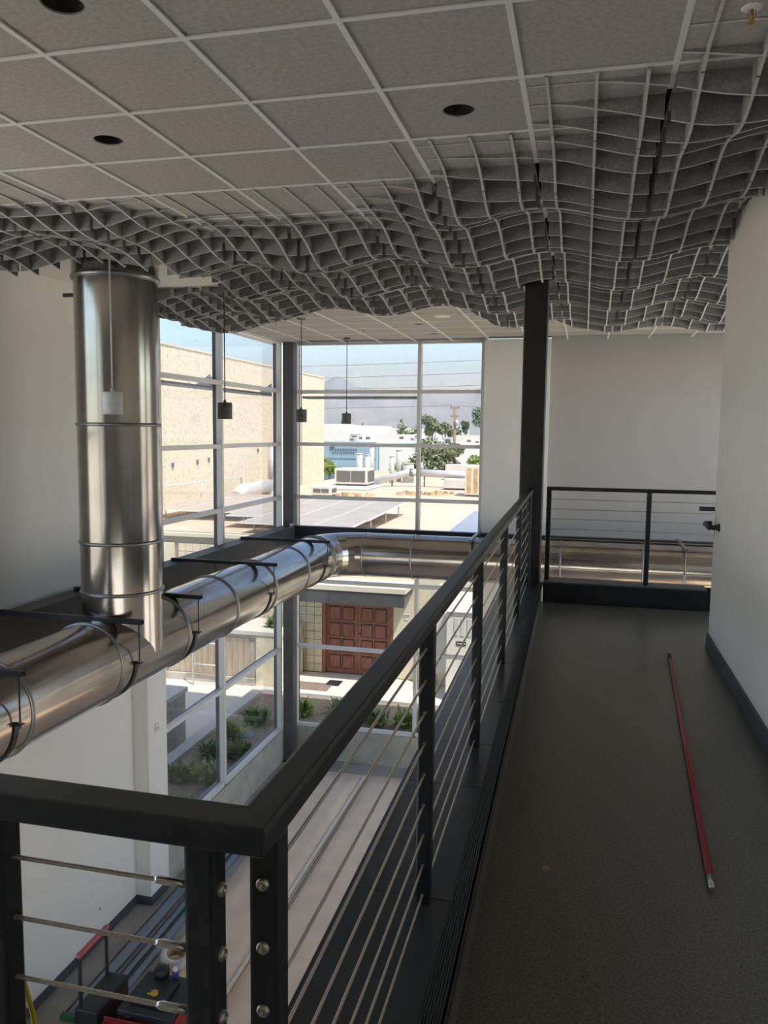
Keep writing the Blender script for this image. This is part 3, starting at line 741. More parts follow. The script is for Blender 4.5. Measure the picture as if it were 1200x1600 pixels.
# toolbox
tb = empty('toolbox', (-3.86, 6.55, LOW), 'red toolbox with a black lid full of small tools on the lower floor', 'toolbox')
MB().hexa([(-4.08, 6.36, LOW), (-3.60, 6.36, LOW), (-3.60, 6.86, LOW), (-4.08, 6.86, LOW), (-4.12, 6.33, LOW+0.28), (-3.57, 6.33, LOW+0.28), (-3.57, 6.89, LOW+0.28), (-4.12, 6.89, LOW+0.28)]).build('body', 'plastic_red', tb, bevel=0.012)
bx('lid', 'plastic_black', -4.13, -3.56, 6.32, 6.90, LOW+0.28, LOW+0.35, parent=tb, bevel=0.015)
bx('tray', 'plastic_black', -4.06, -3.72, 6.42, 6.80, LOW+0.35, LOW+0.385, parent=tb, bevel=0.008)
for x in (-4.0, -3.7): bx('latch', 'plastic_black', x-0.03, x+0.03, 6.305, 6.325, LOW+0.20, LOW+0.31, parent=tb, bevel=0.004)
bx('side_panel', 'plastic_red', -3.575, -3.54, 6.38, 6.84, LOW+0.03, LOW+0.30, parent=tb, bevel=0.01)
cn = empty('spray_can', (-3.78, 6.83, LOW+0.385), 'dark blue can with a white top standing on the toolbox', 'can')
MB().lathe((-3.79, 6.84, LOW+0.35), (0, 0, 1), [(0, 0.0), (0, 0.033), (0.09, 0.033), (0.10, 0.028)], 16).build('body', 'blue_can', cn)
MB().lathe((-3.79, 6.84, LOW+0.45), (0, 0, 1), [(0, 0.026), (0.03, 0.026), (0.035, 0.0)], 16).build('cap', 'white_plastic', cn)
sr = empty('tape_measure', (-3.86, 6.55, LOW+0.385), 'small orange tool lying on the black toolbox lid', 'tool')
MB().lathe((-3.86, 6.55, LOW+0.386), (0, 0, 1), [(0, 0.0), (0, 0.035), (0.03, 0.035), (0.034, 0.015), (0.03, 0)], 14).build('case', 'plastic_orange', sr)
bx('blade', 'lab_yellow', -3.93, -3.88, 6.535, 6.55, LOW+0.388, LOW+0.395, parent=sr)
pc = empty('black_pouch', (-3.92, 6.88, LOW+0.35), 'black pouch slumped on the rear of the toolbox lid', 'pouch')
MB().lathe((-3.93, 6.82, LOW+0.385), (0, 0, 1), [(0, 0.0), (0.0, 0.075), (0.05, 0.085), (0.09, 0.06), (0.10, 0)], 10).build('pouch_body', 'plastic_black', pc)
bx('strap', 'plastic_black', -4.0, -3.88, 6.86, 6.875, LOW+0.40, LOW+0.47, parent=pc)
# red crate in front
rc = empty('red_crate', (-3.95, 6.0, LOW), 'open red plastic crate in front of the toolbox at the bottom picture edge', 'crate')
for a in ((-4.20, -3.72, 5.75, 6.24, LOW, LOW+0.02), (-4.20, -3.72, 5.75, 5.77, LOW+0.02, LOW+0.30), (-4.20, -3.72, 6.22, 6.24, LOW+0.02, LOW+0.30), (-4.20, -4.18, 5.77, 6.22, LOW+0.02, LOW+0.30), (-3.74, -3.72, 5.77, 6.22, LOW+0.02, LOW+0.30)):
    bx('crate_wall', 'plastic_red', *a, parent=rc)
bx('rim', 'plastic_red', -4.22, -3.70, 6.24, 6.26, LOW+0.27, LOW+0.31, parent=rc)
# rolling case with telescopic handle
ca = empty('rolling_case', (-4.42, 6.45, LOW), 'black rolling case with a raised pink gripped handle', 'case')
MB().box(-4.52, -4.28, 6.22, 6.78, LOW+0.03, LOW+0.36).build('body', 'plastic_black', ca, bevel=0.02)
for y in (6.28, 6.72): bx('handle_bar', 'plastic_black', -4.50, -4.475, y-0.012, y+0.012, LOW+0.36, LOW+0.86, parent=ca)
bx('grip', 'plastic_pink', -4.51, -4.465, 6.25, 6.75, LOW+0.84, LOW+0.885, parent=ca, bevel=0.012)
for y in (6.27, 6.73): MB().lathe((-4.52, y, LOW+0.05), (1, 0, 0), [(0, 0.0), (0, 0.05), (0.04, 0.05), (0.04, 0)], 16).build('wheel', 'plastic_black', ca)
# tape roll
tr = empty('tape_roll', (-4.16, 7.50, LOW), 'wide roll of clear tape with purple and yellow print behind the toolbox', 'tape')
MB().lathe((-4.16, 7.50, LOW+0.024), (0.15, -0.1, 1), [(0, 0.10), (0, 0.16), (0.12, 0.16), (0.12, 0.10), (0, 0.10)], 28).build('roll', 'tape_roll', tr)
MB().lathe((-4.16, 7.50, LOW+0.024), (0.15, -0.1, 1), [(0.03, 0.1605), (0.03, 0.163), (0.08, 0.163), (0.08, 0.1605)], 10, a0=PI*0.9, a1=PI*1.25).build('print_purple', 'purple', tr)
MB().lathe((-4.16, 7.50, LOW+0.024), (0.15, -0.1, 1), [(0.02, 0.1605), (0.02, 0.163), (0.09, 0.163), (0.09, 0.1605)], 10, a0=PI*1.35, a1=PI*1.7).build('print_yellow', 'lab_yellow', tr)
MB().lathe((-4.16, 7.50, LOW+0.024), (0.15, -0.1, 1), [(0.01, 0.092), (0.01, 0.10), (0.115, 0.10), (0.115, 0.092), (0.01, 0.092)], 24).build('core', 'debris', tr)
# yellow cord over dark bundle at the left edge
yc = empty('yellow_cord', (-0.83, 1.05, 0.4), 'yellow cord hanging beside the railing post at the left picture edge', 'cord')
MB().tube([(-0.862, 1.02, 0.86), (-0.852, 1.02, 0.80), (-0.835, 1.02, 0.73), (-0.815, 1.02, 0.66), (-0.81, 1.025, 0.55), (-0.83, 1.03, 0.40), (-0.86, 1.03, 0.19)], 0.004, 8).build('cord', 'yellow', yc)

# ================================================================== OUTSIDE : courtyard
G = LOW
bx('ground', 'earth', -900, 900, 52, 1900, -4.9, -4.6, kind='structure', label='distant flat ground')
bx('ground', 'earth', -900, 900, -600, 52, -5.2, -4.6, kind='structure', label='flat ground around the building')
bx('courtyard_pavement', 'pave', -16, XE+0.2, YF+0.25, 52, -4.59, G-0.02, kind='structure', label='bright concrete courtyard pavement')
bx('side_pavement', 'pave', -16, XL-0.25, YB-0.2, YF+0.25, -4.59, G-0.02, kind='structure', label='bright concrete pavement beside the left windows')
bx('east_pavement', 'pave', XE+0.22, 30, -8, 52, -4.59, G-0.02, kind='structure', label='concrete pavement outside the added right windows')
bx('south_pavement', 'pave', -16, 30, -40, YB-0.22, -4.59, G-0.02, kind='structure', label='concrete pavement behind the camera outside')
# planting bed hugging the glass corner
bd = empty('planting_bed', (-6, 12, G), 'low planting bed of brown soil with a concrete edge outside the windows', 'planter')
MB().prism([(-6.62, 8.2), (XL-0.06, 8.2), (XL-0.06, YF+0.3), (2, YF+0.3), (2, 15.98), (-6.62, 15.98)], G-0.02, G+0.12).build('soil', 'soil', bd)
bx('edge_left', 'concrete_light', -6.86, -6.62, 8.2, 16.2, G-0.02, G+0.20, parent=bd, bevel=0.01)
bx('edge_far', 'concrete_light', -6.62, 2, 15.98, 16.2, G-0.02, G+0.20, parent=bd, bevel=0.01)

def leafy(c, n, rx, rz, ln, wd, up=0.6, seed=0):
    """a tuft : blades from the crown outwards"""
    rnd = random.Random(seed); m = MB()
    for _ in range(n):
        a = rnd.uniform(0, 2*PI); tl = rnd.uniform(0.25, 1.1); L = ln*rnd.uniform(0.6, 1.15)
        d = Vector((math.cos(a)*math.sin(tl), math.sin(a)*math.sin(tl), math.cos(tl)))
        b = Vector(c)+Vector((rnd.uniform(-1, 1)*rx*0.45, rnd.uniform(-1, 1)*rx*0.45, 0.0))
        s_ = d.cross(Vector((0, 0, 1))).normalized()*wd*rnd.uniform(0.7, 1.2)
        mid = b+d*L*0.55+Vector((0, 0, rz*0.1)); tip = b+d*L-Vector((0, 0, L*0.18*tl))
        m.add([b-s_*0.3, b+s_*0.3, mid+s_, mid-s_, tip], [(0, 1, 2, 3), (3, 2, 4)])
    return m
def plant(x, y, z, label, seed, n=70, rx=0.3, ln=0.34, wd=0.03, mt='leaf', group='low plants in the planting bed'):
    p = empty('shrub', (x, y, z), label, 'plant', group)
    leafy((x, y, z), n, rx, 0.3, ln, wd, seed=seed).build('foliage', mt, p)
    MB().tube([(x, y, z-0.02), (x+0.01, y, z+ln*0.35)], [0.012, 0.006], 6).build('stem', 'bark', p)
PL = [(-5.75, 9.35, 'leaf_bright', 'low pale green plant nearest the pilaster outside the left window'), (-6.2, 10.5, 'leaf', 'low green plant left of the middle mullion outside'),
      (-5.8, 11.6, 'leaf_bright', 'broad leaved plant just right of the middle mullion outside'), (-6.15, 12.5, 'leaf', 'bushy green plant in the bed right of the mullion'),
      (-6.05, 14.2, 'leaf', 'bushy green plant in the bed before the corner column'), (-5.35, 14.9, 'leaf_bright', 'fresh green plant just right of the corner column'),
      (-3.75, 14.7, 'leaf', 'wide green plant in the bed seen under the handrail'), (-3.2, 14.9, 'leaf_bright', 'yellow green plant in the bed nearest the second railing post')]
PL += [(-6.3, 9.6, 'leaf', 'small green plant at the bed edge farthest left outside'), (-5.6, 10.3, 'leaf_bright', 'pale plant close to the glass left of the middle mullion'), (-6.25, 11.5, 'leaf', 'green plant at the bed edge beyond the middle mullion'), (-5.7, 12.6, 'leaf', 'green plant close to the glass before the corner column'), (-6.2, 13.4, 'leaf_bright', 'fresh plant at the bed edge beside the valve lid'), (-4.6, 15.2, 'leaf', 'small plant at the far bed edge left of the handrail'), (-2.7, 14.4, 'leaf', 'green plant in the bed behind the second railing post')]
for k, (x, y, m_, lb) in enumerate(PL): plant(x, y, G+0.12, lb, 30+k, n=110 if k != 0 else 70, rx=0.34, ln=0.36, wd=0.035, mt=m_)
for k, (x, y) in enumerate(((-6.0, 13.6), (-4.35, 14.6), (-5.2, 14.3))):
    v = empty('valve_lid', (x, y, G+0.12), ('green round valve lid between the bed plants', 'pale green valve lid left of the wide bed plant', 'small green valve lid by the corner column')[k], 'lid', 'valve lids in the planting bed')
    MB().lathe((x, y, G+0.12), (0, 0, 1), [(0, 0.16), (0.025, 0.16), (0.03, 0.14), (0.03, 0)], 20).build('lid', 'blue_wall', v)
# block retaining planter at the left
rp_ = empty('block_planter', (-8, 12, G), 'grey block retaining planter left of the lower window', 'planter')
bx('cap', 'concrete_light', -9.6, -7.08, 9.5, 13.42, G+0.93, G+1.02, parent=rp_, bevel=0.01)
bk = MB()
for r_ in range(5):
    for c_ in range(10):
        y0 = 9.5+c_*0.39+(0.195 if r_ % 2 else 0); y1 = min(y0+0.38, 13.38)
        if y1-y0 > 0.05: bx('block', 'concrete', -7.32, -7.12, y0, y1, G-0.02+r_*0.19, G-0.02+r_*0.19+0.183, parent=rp_)
    for c_ in range(6):
        x0 = -7.72-c_*0.39
        bx('block', 'concrete', x0, x0+0.38, 13.20, 13.38, G-0.02+r_*0.19, G-0.02+r_*0.19+0.183, parent=rp_)
bx('core', 'mortar', -9.55, -7.14, 9.55, 13.36, G-0.02, G+0.93, parent=rp_)
# raised planter with boarded face in the courtyard's back left
rf = empty('raised_planter', (-8, 17.3, G), 'raised planter with a weathered boarded face across the sunny courtyard', 'planter')
bx('core', 'concrete', -12.5, -7.15, 16.82, 18.0, G, G+1.15, parent=rf)
for k in range(34):
    x0 = -12.2+k*0.149
    if x0+0.14 < -7.15: bx('board', 'weathered_wood', x0, x0+0.14, 16.79, 16.82, G+0.16, G+1.06, parent=rf)
bx('kerb', 'concrete', -12.5, -7.15, 16.72, 16.82, G-0.02, G+0.15, parent=rf, bevel=0.01)
bx('ledge', 'concrete_light', -12.5, -6.42, 16.76, 18.05, G+1.16, G+1.26, parent=rf, bevel=0.01)
bx('end_pier', 'cream_block', -7.14, -6.45, 16.78, 18.0, G-0.02, G+1.16, parent=rf, bevel=0.01)
for k, (x, y, lb) in enumerate(((-7.9, 17.4, 'dry brown plant on the ledge of the raised planter'), (-6.85, 17.3, 'dark green plant on the pier end of the raised planter'), (-9.4, 17.4, 'sparse plant on the left of the raised planter'))):
    plant(x, y, G+1.26, lb, 60+k, n=70, rx=0.35, ln=0.30, wd=0.03, mt='leaf_dark' if k != 1 else 'leaf', group='plants on the raised planter')
# handrails
def handrail(name, label, x0, x1, y, z0, z1):
    h_ = empty('handrail', ((x0+x1)/2, y, z0), label, 'handrail', 'bent pipe handrails in the courtyard')
    MB().tube([(x0, y, z0), (x0, y, z1-0.08), (x0+0.05*(1 if x1 > x0 else -1), y, z1-0.02), (x0+0.1*(1 if x1 > x0 else -1), y, z1), (x1-0.1*(1 if x1 > x0 else -1), y, z1), (x1, y, z1-0.06), (x1, y, z0)], 0.022, 10).build('pipe', 'galv_out', h_)
    MB().tube([(x0, y, (z0+z1)/2), (x1, y, (z0+z1)/2)], 0.018, 8).build('mid_pipe', 'galv_out', h_)
handrail('h', 'grey bent pipe handrail before the boarded planter', -8.55, -7.75, 16.45, G-0.02, G+0.98)
handrail('h', 'pale pipe handrail at the left edge of the sunny courtyard', -9.6, -8.9, 15.6, G-0.02, G+0.85)
handrail('h', 'dark pipe handrail before the block wall left of the brown doors', -7.2, -6.42, 17.9, G-0.02, G+0.95)

# building with the brown double door
DYW = 18.14; RZ = -1.10
db = empty('low_building', (-6, DYW, G), 'low cream block building with brown double doors and a flat roof', 'building')
bx('wall_core', 'mortar', -13.38, -5.985, DYW+0.04, DYW+0.30, G, RZ+0.10, parent=db)
BW = 0.2
bm_ = MB().box(-BW/2+0.006, BW/2-0.006, 0, 0.05, 0.006, BW-0.006).mesh('block', 'cream_block', (0, 0, 0))
for c_ in range(19):
    for r_ in range(15):
        o = bpy.data.objects.new('block', bm_); link(o, (-6.09-c_*BW, DYW, G+r_*BW), db)
bx('wall_block_far', 'cream_block', -13.38, -9.9, DYW, DYW+0.05, G, G+3.0, parent=db)
bx('parapet_cap', 'cream_paint', -13.38, 6, DYW-0.04, DYW+0.36, RZ+0.0, RZ+0.10, parent=db, bevel=0.01)
bx('wall_painted', 'cream_paint', -4.22, 6, DYW, DYW+0.30, G+0.62, RZ+0.0, parent=db)
bx('wall_base', 'cream_block', -4.22, 6, DYW, DYW+0.30, G, G+0.62, parent=db)
bx('wall_over_door', 'cream_paint', -5.985, -4.22, DYW, DYW+0.30, G+2.2, RZ+0.0, parent=db)
bx('roof_deck', 'roof', -13.38, 20, DYW+0.30, 49.5, RZ-0.25, RZ, parent=db)
bx('back_wall', 'cream_paint', -13.38, 20, 49.5, 49.7, G, RZ+0.15, parent=db)
cn_ = empty('door_canopy', (-5, 17.6, -2.3), 'dark flat canopy fascia above the brown double doors', 'canopy')
bx('fascia', 'fascia', -6.75, -3.76, 17.18, 17.24, -2.34, -2.03, parent=cn_)
bx('deck', 'fascia', -6.75, -3.76, 17.24, DYW, -2.16, -2.06, parent=cn_)
bx('flashing', 'cream_paint', -6.78, -3.73, 17.16, DYW, -2.03, -1.92, parent=cn_)
# double door
dd_ = empty('door_1', (-5.1, DYW, G), kind='structure', label='brown panelled double door of the low building')
bx('door_frame', 'door_wood', -5.985, -5.90, DYW+0.0, DYW+0.16, G, G+2.2, parent=dd_)
bx('door_frame', 'door_wood', -4.305, -4.22, DYW+0.0, DYW+0.16, G, G+2.2, parent=dd_)
bx('door_frame', 'door_wood', -5.90, -4.305, DYW+0.0, DYW+0.16, G+2.12, G+2.2, parent=dd_)
for x0, x1 in ((-5.895, -5.11), (-5.10, -4.31)):
    lf = bx('door_leaf', 'door_wood', x0, x1, DYW+0.06, DYW+0.10, G+0.01, G+2.115, parent=dd_)
    for c_ in range(2):
        for r_ in range(5):
            a0 = x0+0.09+c_*0.335; z0 = G+0.14+r_*0.395
            bx('panel_outline', 'door_outline', a0-0.02, a0+0.28, DYW+0.056, DYW+0.061, z0-0.02, z0+0.32, parent=lf)
            bx('door_panel', 'door_wood_panel', a0, a0+0.26, DYW+0.035, DYW+0.062, z0, z0+0.30, parent=lf, bevel=0.012)
MB().lathe((-5.05, DYW+0.06, G+0.98), (0, -1, 0), [(0, 0.03), (0.01, 0.03), (0.03, 0.012), (0.05, 0.03), (0.075, 0.022), (0.08, 0)], 14).build('knob', 'brass', lf)
MB().lathe((-5.05, DYW+0.06, G+1.16), (0, -1, 0), [(0, 0.022), (0.012, 0.02), (0.014, 0)], 12).build('deadbolt', 'chrome', lf)
sg = empty('number_plate', (-3.86, DYW, -2.75), 'small white number plate right of the brown doors', 'sign')
bx('plate', 'white_plastic', -3.99, -3.82, DYW-0.012, DYW, -2.77, -2.70, parent=sg)
for k in range(4): bx('digit', 'sign_dark', -3.975+k*0.037, -3.952+k*0.037, DYW-0.014, DYW-0.012, -2.755, -2.715, parent=sg)
bx('lower_plate', 'white_plastic', -3.95, -3.85, DYW-0.012, DYW, -2.84, -2.80, parent=sg)
bx('gravel_patch', 'gravel', -7.1, -5.45, 16.75, 17.35, G-0.02, G-0.005, kind='structure')
mt_ = bx('door_mat', 'plastic_black', -5.62, -5.30, 17.25, 17.62, G-0.018, G-0.004, label='small dark mat on the pavement before the brown doors', cat='mat')
# gas pipes at the block wall
gp = empty('gas_pipes', (-6.4, 17.9, G), 'rusty pipe manifold at the foot of the block wall left of the doors', 'pipes')
MB().tube([(-6.62, 18.05, G), (-6.62, 18.05, G+0.45), (-6.45, 18.05, G+0.45), (-6.45, 18.05, G)], 0.025, 8).build('pipe', 'bark', gp)
for x in (-6.7, -6.55): MB().lathe((x, 18.02, G+0.25), (0, 0, 1), [(0, 0), (0, 0.06), (0.12, 0.06), (0.12, 0)], 12).build('valve', 'bark', gp)
# electrical cabinet
ec = empty('electrical_cabinet', (-2.3, 17.2, G), 'tall white electrical cabinet beyond the railing posts', 'cabinet')
bx('body', 'white_wall', -2.75, -1.2, 16.9, 17.7, G, -2.28, parent=ec, bevel=0.01)
MB().hexa([(-2.78, 16.86, -2.28), (-1.17, 16.86, -2.28), (-1.17, 17.74, -2.28), (-2.78, 17.74, -2.28), (-2.68, 17.0, -1.98), (-1.27, 17.0, -1.98), (-1.27, 17.66, -1.98), (-2.68, 17.66, -1.98)]).build('hood', 'white_wall', ec)
for k in range(3): bx('louvre', 'unit', -2.58+k*0.14, -2.49+k*0.14, 16.885, 16.9, -2.80, -2.42, parent=ec)
bx('label_plate', 'plastic_black', -2.53, -2.32, 16.888, 16.9, -3.02, -2.93, parent=ec)
for k in range(5): bx('label_mark', 'white_plastic', -2.51+k*0.037, -2.485+k*0.037, 16.886, 16.888, -2.99, -2.96, parent=ec)
bx('meter_box', 'unit', -3.15, -2.85, 17.6, 18.1, -3.9, -2.5, label='grey meter box between the doors and the white cabinet', cat='box')
MB().box(-3.10, -2.80, 17.9, 18.05, G, -1.9).build('conduit', 'unit_beige', None, bevel=0.02, label='vertical beige conduit trunk left of the white cabinet', cat='conduit')

# ================================================================== ROOFTOP
ORD = ['first', 'second', 'third', 'fourth', 'fifth', 'sixth', 'seventh', 'eighth', 'ninth', 'tenth', 'eleventh', 'twelfth', 'thirteenth', 'fourteenth']
def solar(name, label, x0, y0, nx, ny, wx, wy, z0, tilt, mt, group):
    for i in range(nx):
        for j in range(ny):
            xa = x0+i*(wx+0.03); ya = y0+j*(wy+0.03); za = z0+math.tan(tilt)*(j*(wy+0.03)); zb = za+math.tan(tilt)*wy
            p = empty('solar_panel', (xa+wx/2, ya+wy/2, RZ), label+(', ' + ORD[i]+' from left' if nx > 1 else '')+(', '+ORD[j]+' row back' if ny > 1 else ''), 'solar panel', group)
            MB().hexa([(xa, ya, za), (xa+wx, ya, za), (xa+wx, ya+wy, zb), (xa, ya+wy, zb), (xa, ya, za+0.035), (xa+wx, ya, za+0.035), (xa+wx, ya+wy, zb+0.035), (xa, ya+wy, zb+0.035)]).build('frame', 'aluminium', p)
            e = 0.035
            MB().hexa([(xa+e, ya+e, za+0.034), (xa+wx-e, ya+e, za+0.034), (xa+wx-e, ya+wy-e, zb+0.034), (xa+e, ya+wy-e, zb+0.034), (xa+e, ya+e, za+0.042), (xa+wx-e, ya+e, za+0.042), (xa+wx-e, ya+wy-e, zb+0.042), (xa+e, ya+wy-e, zb+0.042)]).build('cells', mt, p)
            for q in (0.15, 0.85): MB().tube([(xa+wx*q, ya+wy*0.5, RZ), (xa+wx*q, ya+wy*0.5, (za+zb)/2)], 0.02, 6).build('support_leg', 'aluminium', p)
solar('s', 'pale solar panel of the big left roof array', -9.4, 20.1, 4, 3, 0.98, 1.66, -0.78, 0.02, 'solar', 'left solar array')
solar('s', 'pale solar panel of the row jutting forward', -8.42, 18.75, 3, 1, 0.98, 1.28, -0.80, 0.02, 'solar', 'forward solar row')
solar('s', 'blue grey solar panel of the right roof array', -3.25, 19.2, 4, 4, 0.98, 1.35, -0.95, 0.01, 'solar_grey', 'right solar array')
solar('s', 'pale solar panel before the tall cream wall', -12.6, 21.5, 3, 3, 0.98, 1.66, -0.85, 0.02, 'solar', 'solar array by the cream wall')
# tall cream building
tb_ = empty('tall_building', (-20, 30, RZ), 'tall cream block wall of the neighbouring building', 'building')
bx('wall', 'cream_wall', -30, -13.4, 16.2, 40.8, G, 4.30, parent=tb_)
bx('coping', 'cream_paint', -30, -13.37, 16.2, 40.83, 4.30, 4.36, parent=tb_)
for k, (y, z) in enumerate(((24.5, 0.35), (26.3, 0.40), (27.2, 0.45), (28.0, 0.5), (31.8, 0.7), (33.0, 0.85), (34.0, 0.8), (36.6, 0.9))): bx('wall_vent', 'sign_dark', -13.4, -13.36, y-0.06, y+0.06, z-0.08, z+0.08, parent=tb_)
MB().tube([(-13.3, 37.0, RZ), (-13.3, 37.0, 4.7), (-13.3, 36.5, 4.72)], 0.035, 8).build('downpipe', 'unit', tb_)
rr = empty('roof_guardrail', (-12.8, 24, RZ), 'thin pipe guardrail on the roof before the cream wall', 'guardrail')
MB().tube([(-12.9, 22.6, RZ), (-12.9, 22.6, RZ+0.85), (-12.9, 29.0, RZ+0.85), (-12.9, 29.0, RZ)], 0.03, 8).build('top_pipe', 'unit', rr)
MB().tube([(-12.9, 25.6, RZ), (-12.9, 25.6, RZ+0.85)], 0.03, 8).build('post', 'unit', rr)
# white exhaust duct + stack by the wall
ex = empty('exhaust_stack', (-12.4, 30, RZ), 'white exhaust stack with a horizontal duct before the cream wall', 'duct')
MB().tube([(-12.5, 31.3, -0.75), (-12.5, 31.3, 0.85)], 0.22, 16).build('stack', 'galv_out', ex)
MB().tube([(-12.5, 27.6, -0.95), (-12.5, 28.2, -0.72), (-12.5, 31.3, -0.72)], 0.26, 16).build('duct', 'galv_out', ex)
MB().lathe((-12.5, 31.3, -0.72), (0, 0, 1), [(0, 0.3), (0.18, 0.3), (0.25, 0.22)], 16).build('collar', 'unit', ex)
bx('support', 'unit', -12.75, -12.25, 30.6, 31.2, RZ, -0.9, parent=ex)
def vent_pipe(x, y, z0, z1, r, label, mt='galv_out'):
    p = empty('vent_pipe', (x, y, z0), label, 'pipe', 'vertical roof vent pipes')
    MB().tube([(x, y, z0), (x, y, z1)], r, 16).build('pipe', mt, p)
    MB().lathe((x, y, z1), (0, 0, 1), [(0, r), (0, r+0.02), (0.03, r+0.02), (0.03, r-0.02), (0, r-0.02)], 16).build('rim', mt, p)
def unit(name, label, x0, x1, y0, y1, z0, z1, front=True, slats=0, mt='unit'):
    u = empty('rooftop_unit', ((x0+x1)/2, (y0+y1)/2, z0), label, 'air conditioner', 'rooftop units')
    bx('casing', mt, x0, x1, y0, y1, z0+0.08, z1, parent=u, bevel=0.02)
    bx('skid', 'grey_steel', x0+0.05, x1-0.05, y0+0.05, y1-0.05, z0, z0+0.08, parent=u)
    if slats:
        n = slats; w_ = (x1-x0-0.16)/n
        for k in range(n):
            for r_ in range(2):
                h_ = (z1-z0-0.30)/2
                bx('louvre_panel', 'unit_beige' if mt != 'unit_beige' else 'debris', x0+0.09+k*w_, x0+0.09+k*w_+w_*0.62, y0-0.015, y0, z0+0.16+r_*(h_+0.04), z0+0.16+r_*(h_+0.04)+h_, parent=u)
    elif front:
        for k in range(2): 
            a0 = x0+0.10+k*(x1-x0-0.16)/2
            bx('coil_grille', 'grille', a0, a0+(x1-x0-0.24)/2, y0-0.015, y0, z0+0.18, z1-0.10, parent=u)
        bx('side_grille', 'grille', x1, x1+0.015, y0+0.1, y1-0.1, z0+0.18, z1-0.10, parent=u)
    return u
unit('u', 'grey rooftop unit with dark coil grilles and white pipes behind it', -11.3, -9.72, 36.0, 37.4, -1.0, -0.20)
bx('unit_plinth', 'unit', -11.9, -9.3, 34.6, 37.6, RZ, -1.0, label='low grey duct plinth under the rooftop unit with coil grilles', cat='plinth', bevel=0.05)
unit('u', 'beige rooftop unit with tall louvre panels at the right edge of the far window', -4.72, -3.2, 33.0, 34.4, RZ, 0.18, slats=5, mt='unit_beige')
unit('u', 'small pale rooftop unit behind the silver roof duct', -7.4, -6.2, 44.0, 45.0, RZ, -0.25, front=False)
unit('u', 'grey rooftop unit lying low between debris and silver duct', -6.2, -5.2, 36.5, 37.6, RZ, -0.62, front=False)
unit('u', 'small box unit with a white panel before the coil grille unit', -10.6, -9.75, 30.6, 31.4, RZ, -0.66, front=True)
vent_pipe(-10.75, 38.4, RZ, 0.42, 0.17, 'widest white vent pipe behind the coil grille unit')
vent_pipe(-10.35, 38.4, RZ, 0.36, 0.15, 'middle white vent pipe behind the coil grille unit')
vent_pipe(-10.55, 40.0, RZ, 0.75, 0.12, 'tallest thin vent pipe behind the coil grille unit')
vent_pipe(-9.54, 40.2, RZ, 0.26, 0.13, 'pale vent pipe left of the grey topped pipe on the roof')
vent_pipe(-9.5, 41.6, RZ, 0.55, 0.14, 'grey topped tall vent pipe in the roof middle', 'grey_wall')
vent_pipe(-8.85, 41.0, RZ, -0.12, 0.30, 'short wide grey vent drum on the roof', 'grey_wall')
sd = empty('roof_duct', (-7.5, 38, RZ), 'long silver round duct crossing the low roof', 'duct')
MB().tube([(-10.1, 37.4, -0.98), (-8.2, 38.0, -0.42), (-7.6, 38.0, -0.40)], 0.17, 18).build('sloping_section', 'galv_out', sd)
MB().tube([(-7.6, 38.0, -0.42), (-4.7, 38.0, -0.50)], 0.18, 18).build('straight_section', 'galv_out', sd)
for x in (-9.0, -7.4, -6.2): MB().tube([(x, 38.0, RZ), (x, 38.0, -0.45)], 0.03, 6).build('stand', 'grey_steel', sd)
MB().tube([(-8.1, 38.0, -0.42), (-7.95, 38.0, -0.42)], 0.19, 18).build('joint', 'galv_ring', sd)
rnd = random.Random(3)
def rock_pile(x, y, label, n, rx, ry):
    p = empty('debris_pile', (x, y, RZ), label, 'debris', 'brown debris heaps on the roof')
    for k in range(n):
        a, b = x+rnd.uniform(-rx, rx), y+rnd.uniform(-ry, ry); s_ = rnd.uniform(0.09, 0.2)
        m = MB(); vs = []
        for q in range(6):
            t = 2*PI*q/6; vs.append((a+s_*math.cos(t)*rnd.uniform(.7, 1.2), b+s_*math.sin(t)*rnd.uniform(.7, 1.2), RZ))
        for q in range(6):
            t = 2*PI*q/6+.3; vs.append((a+s_*.6*math.cos(t), b+s_*.6*math.sin(t), RZ+s_*rnd.uniform(.6, 1.0)))
        m.add(vs, [tuple(range(6, 12))]+[(q, (q+1) % 6, 6+(q+1) % 6, 6+q) for q in range(6)]); m.build('lump', 'debris', p)
rock_pile(-6.4, 33.4, 'brown debris heap in the middle of the low roof', 22, 1.1, 0.7)
rock_pile(-9.0, 31.5, 'smaller brown debris heap left of the window mullion', 12, 0.8, 0.5)
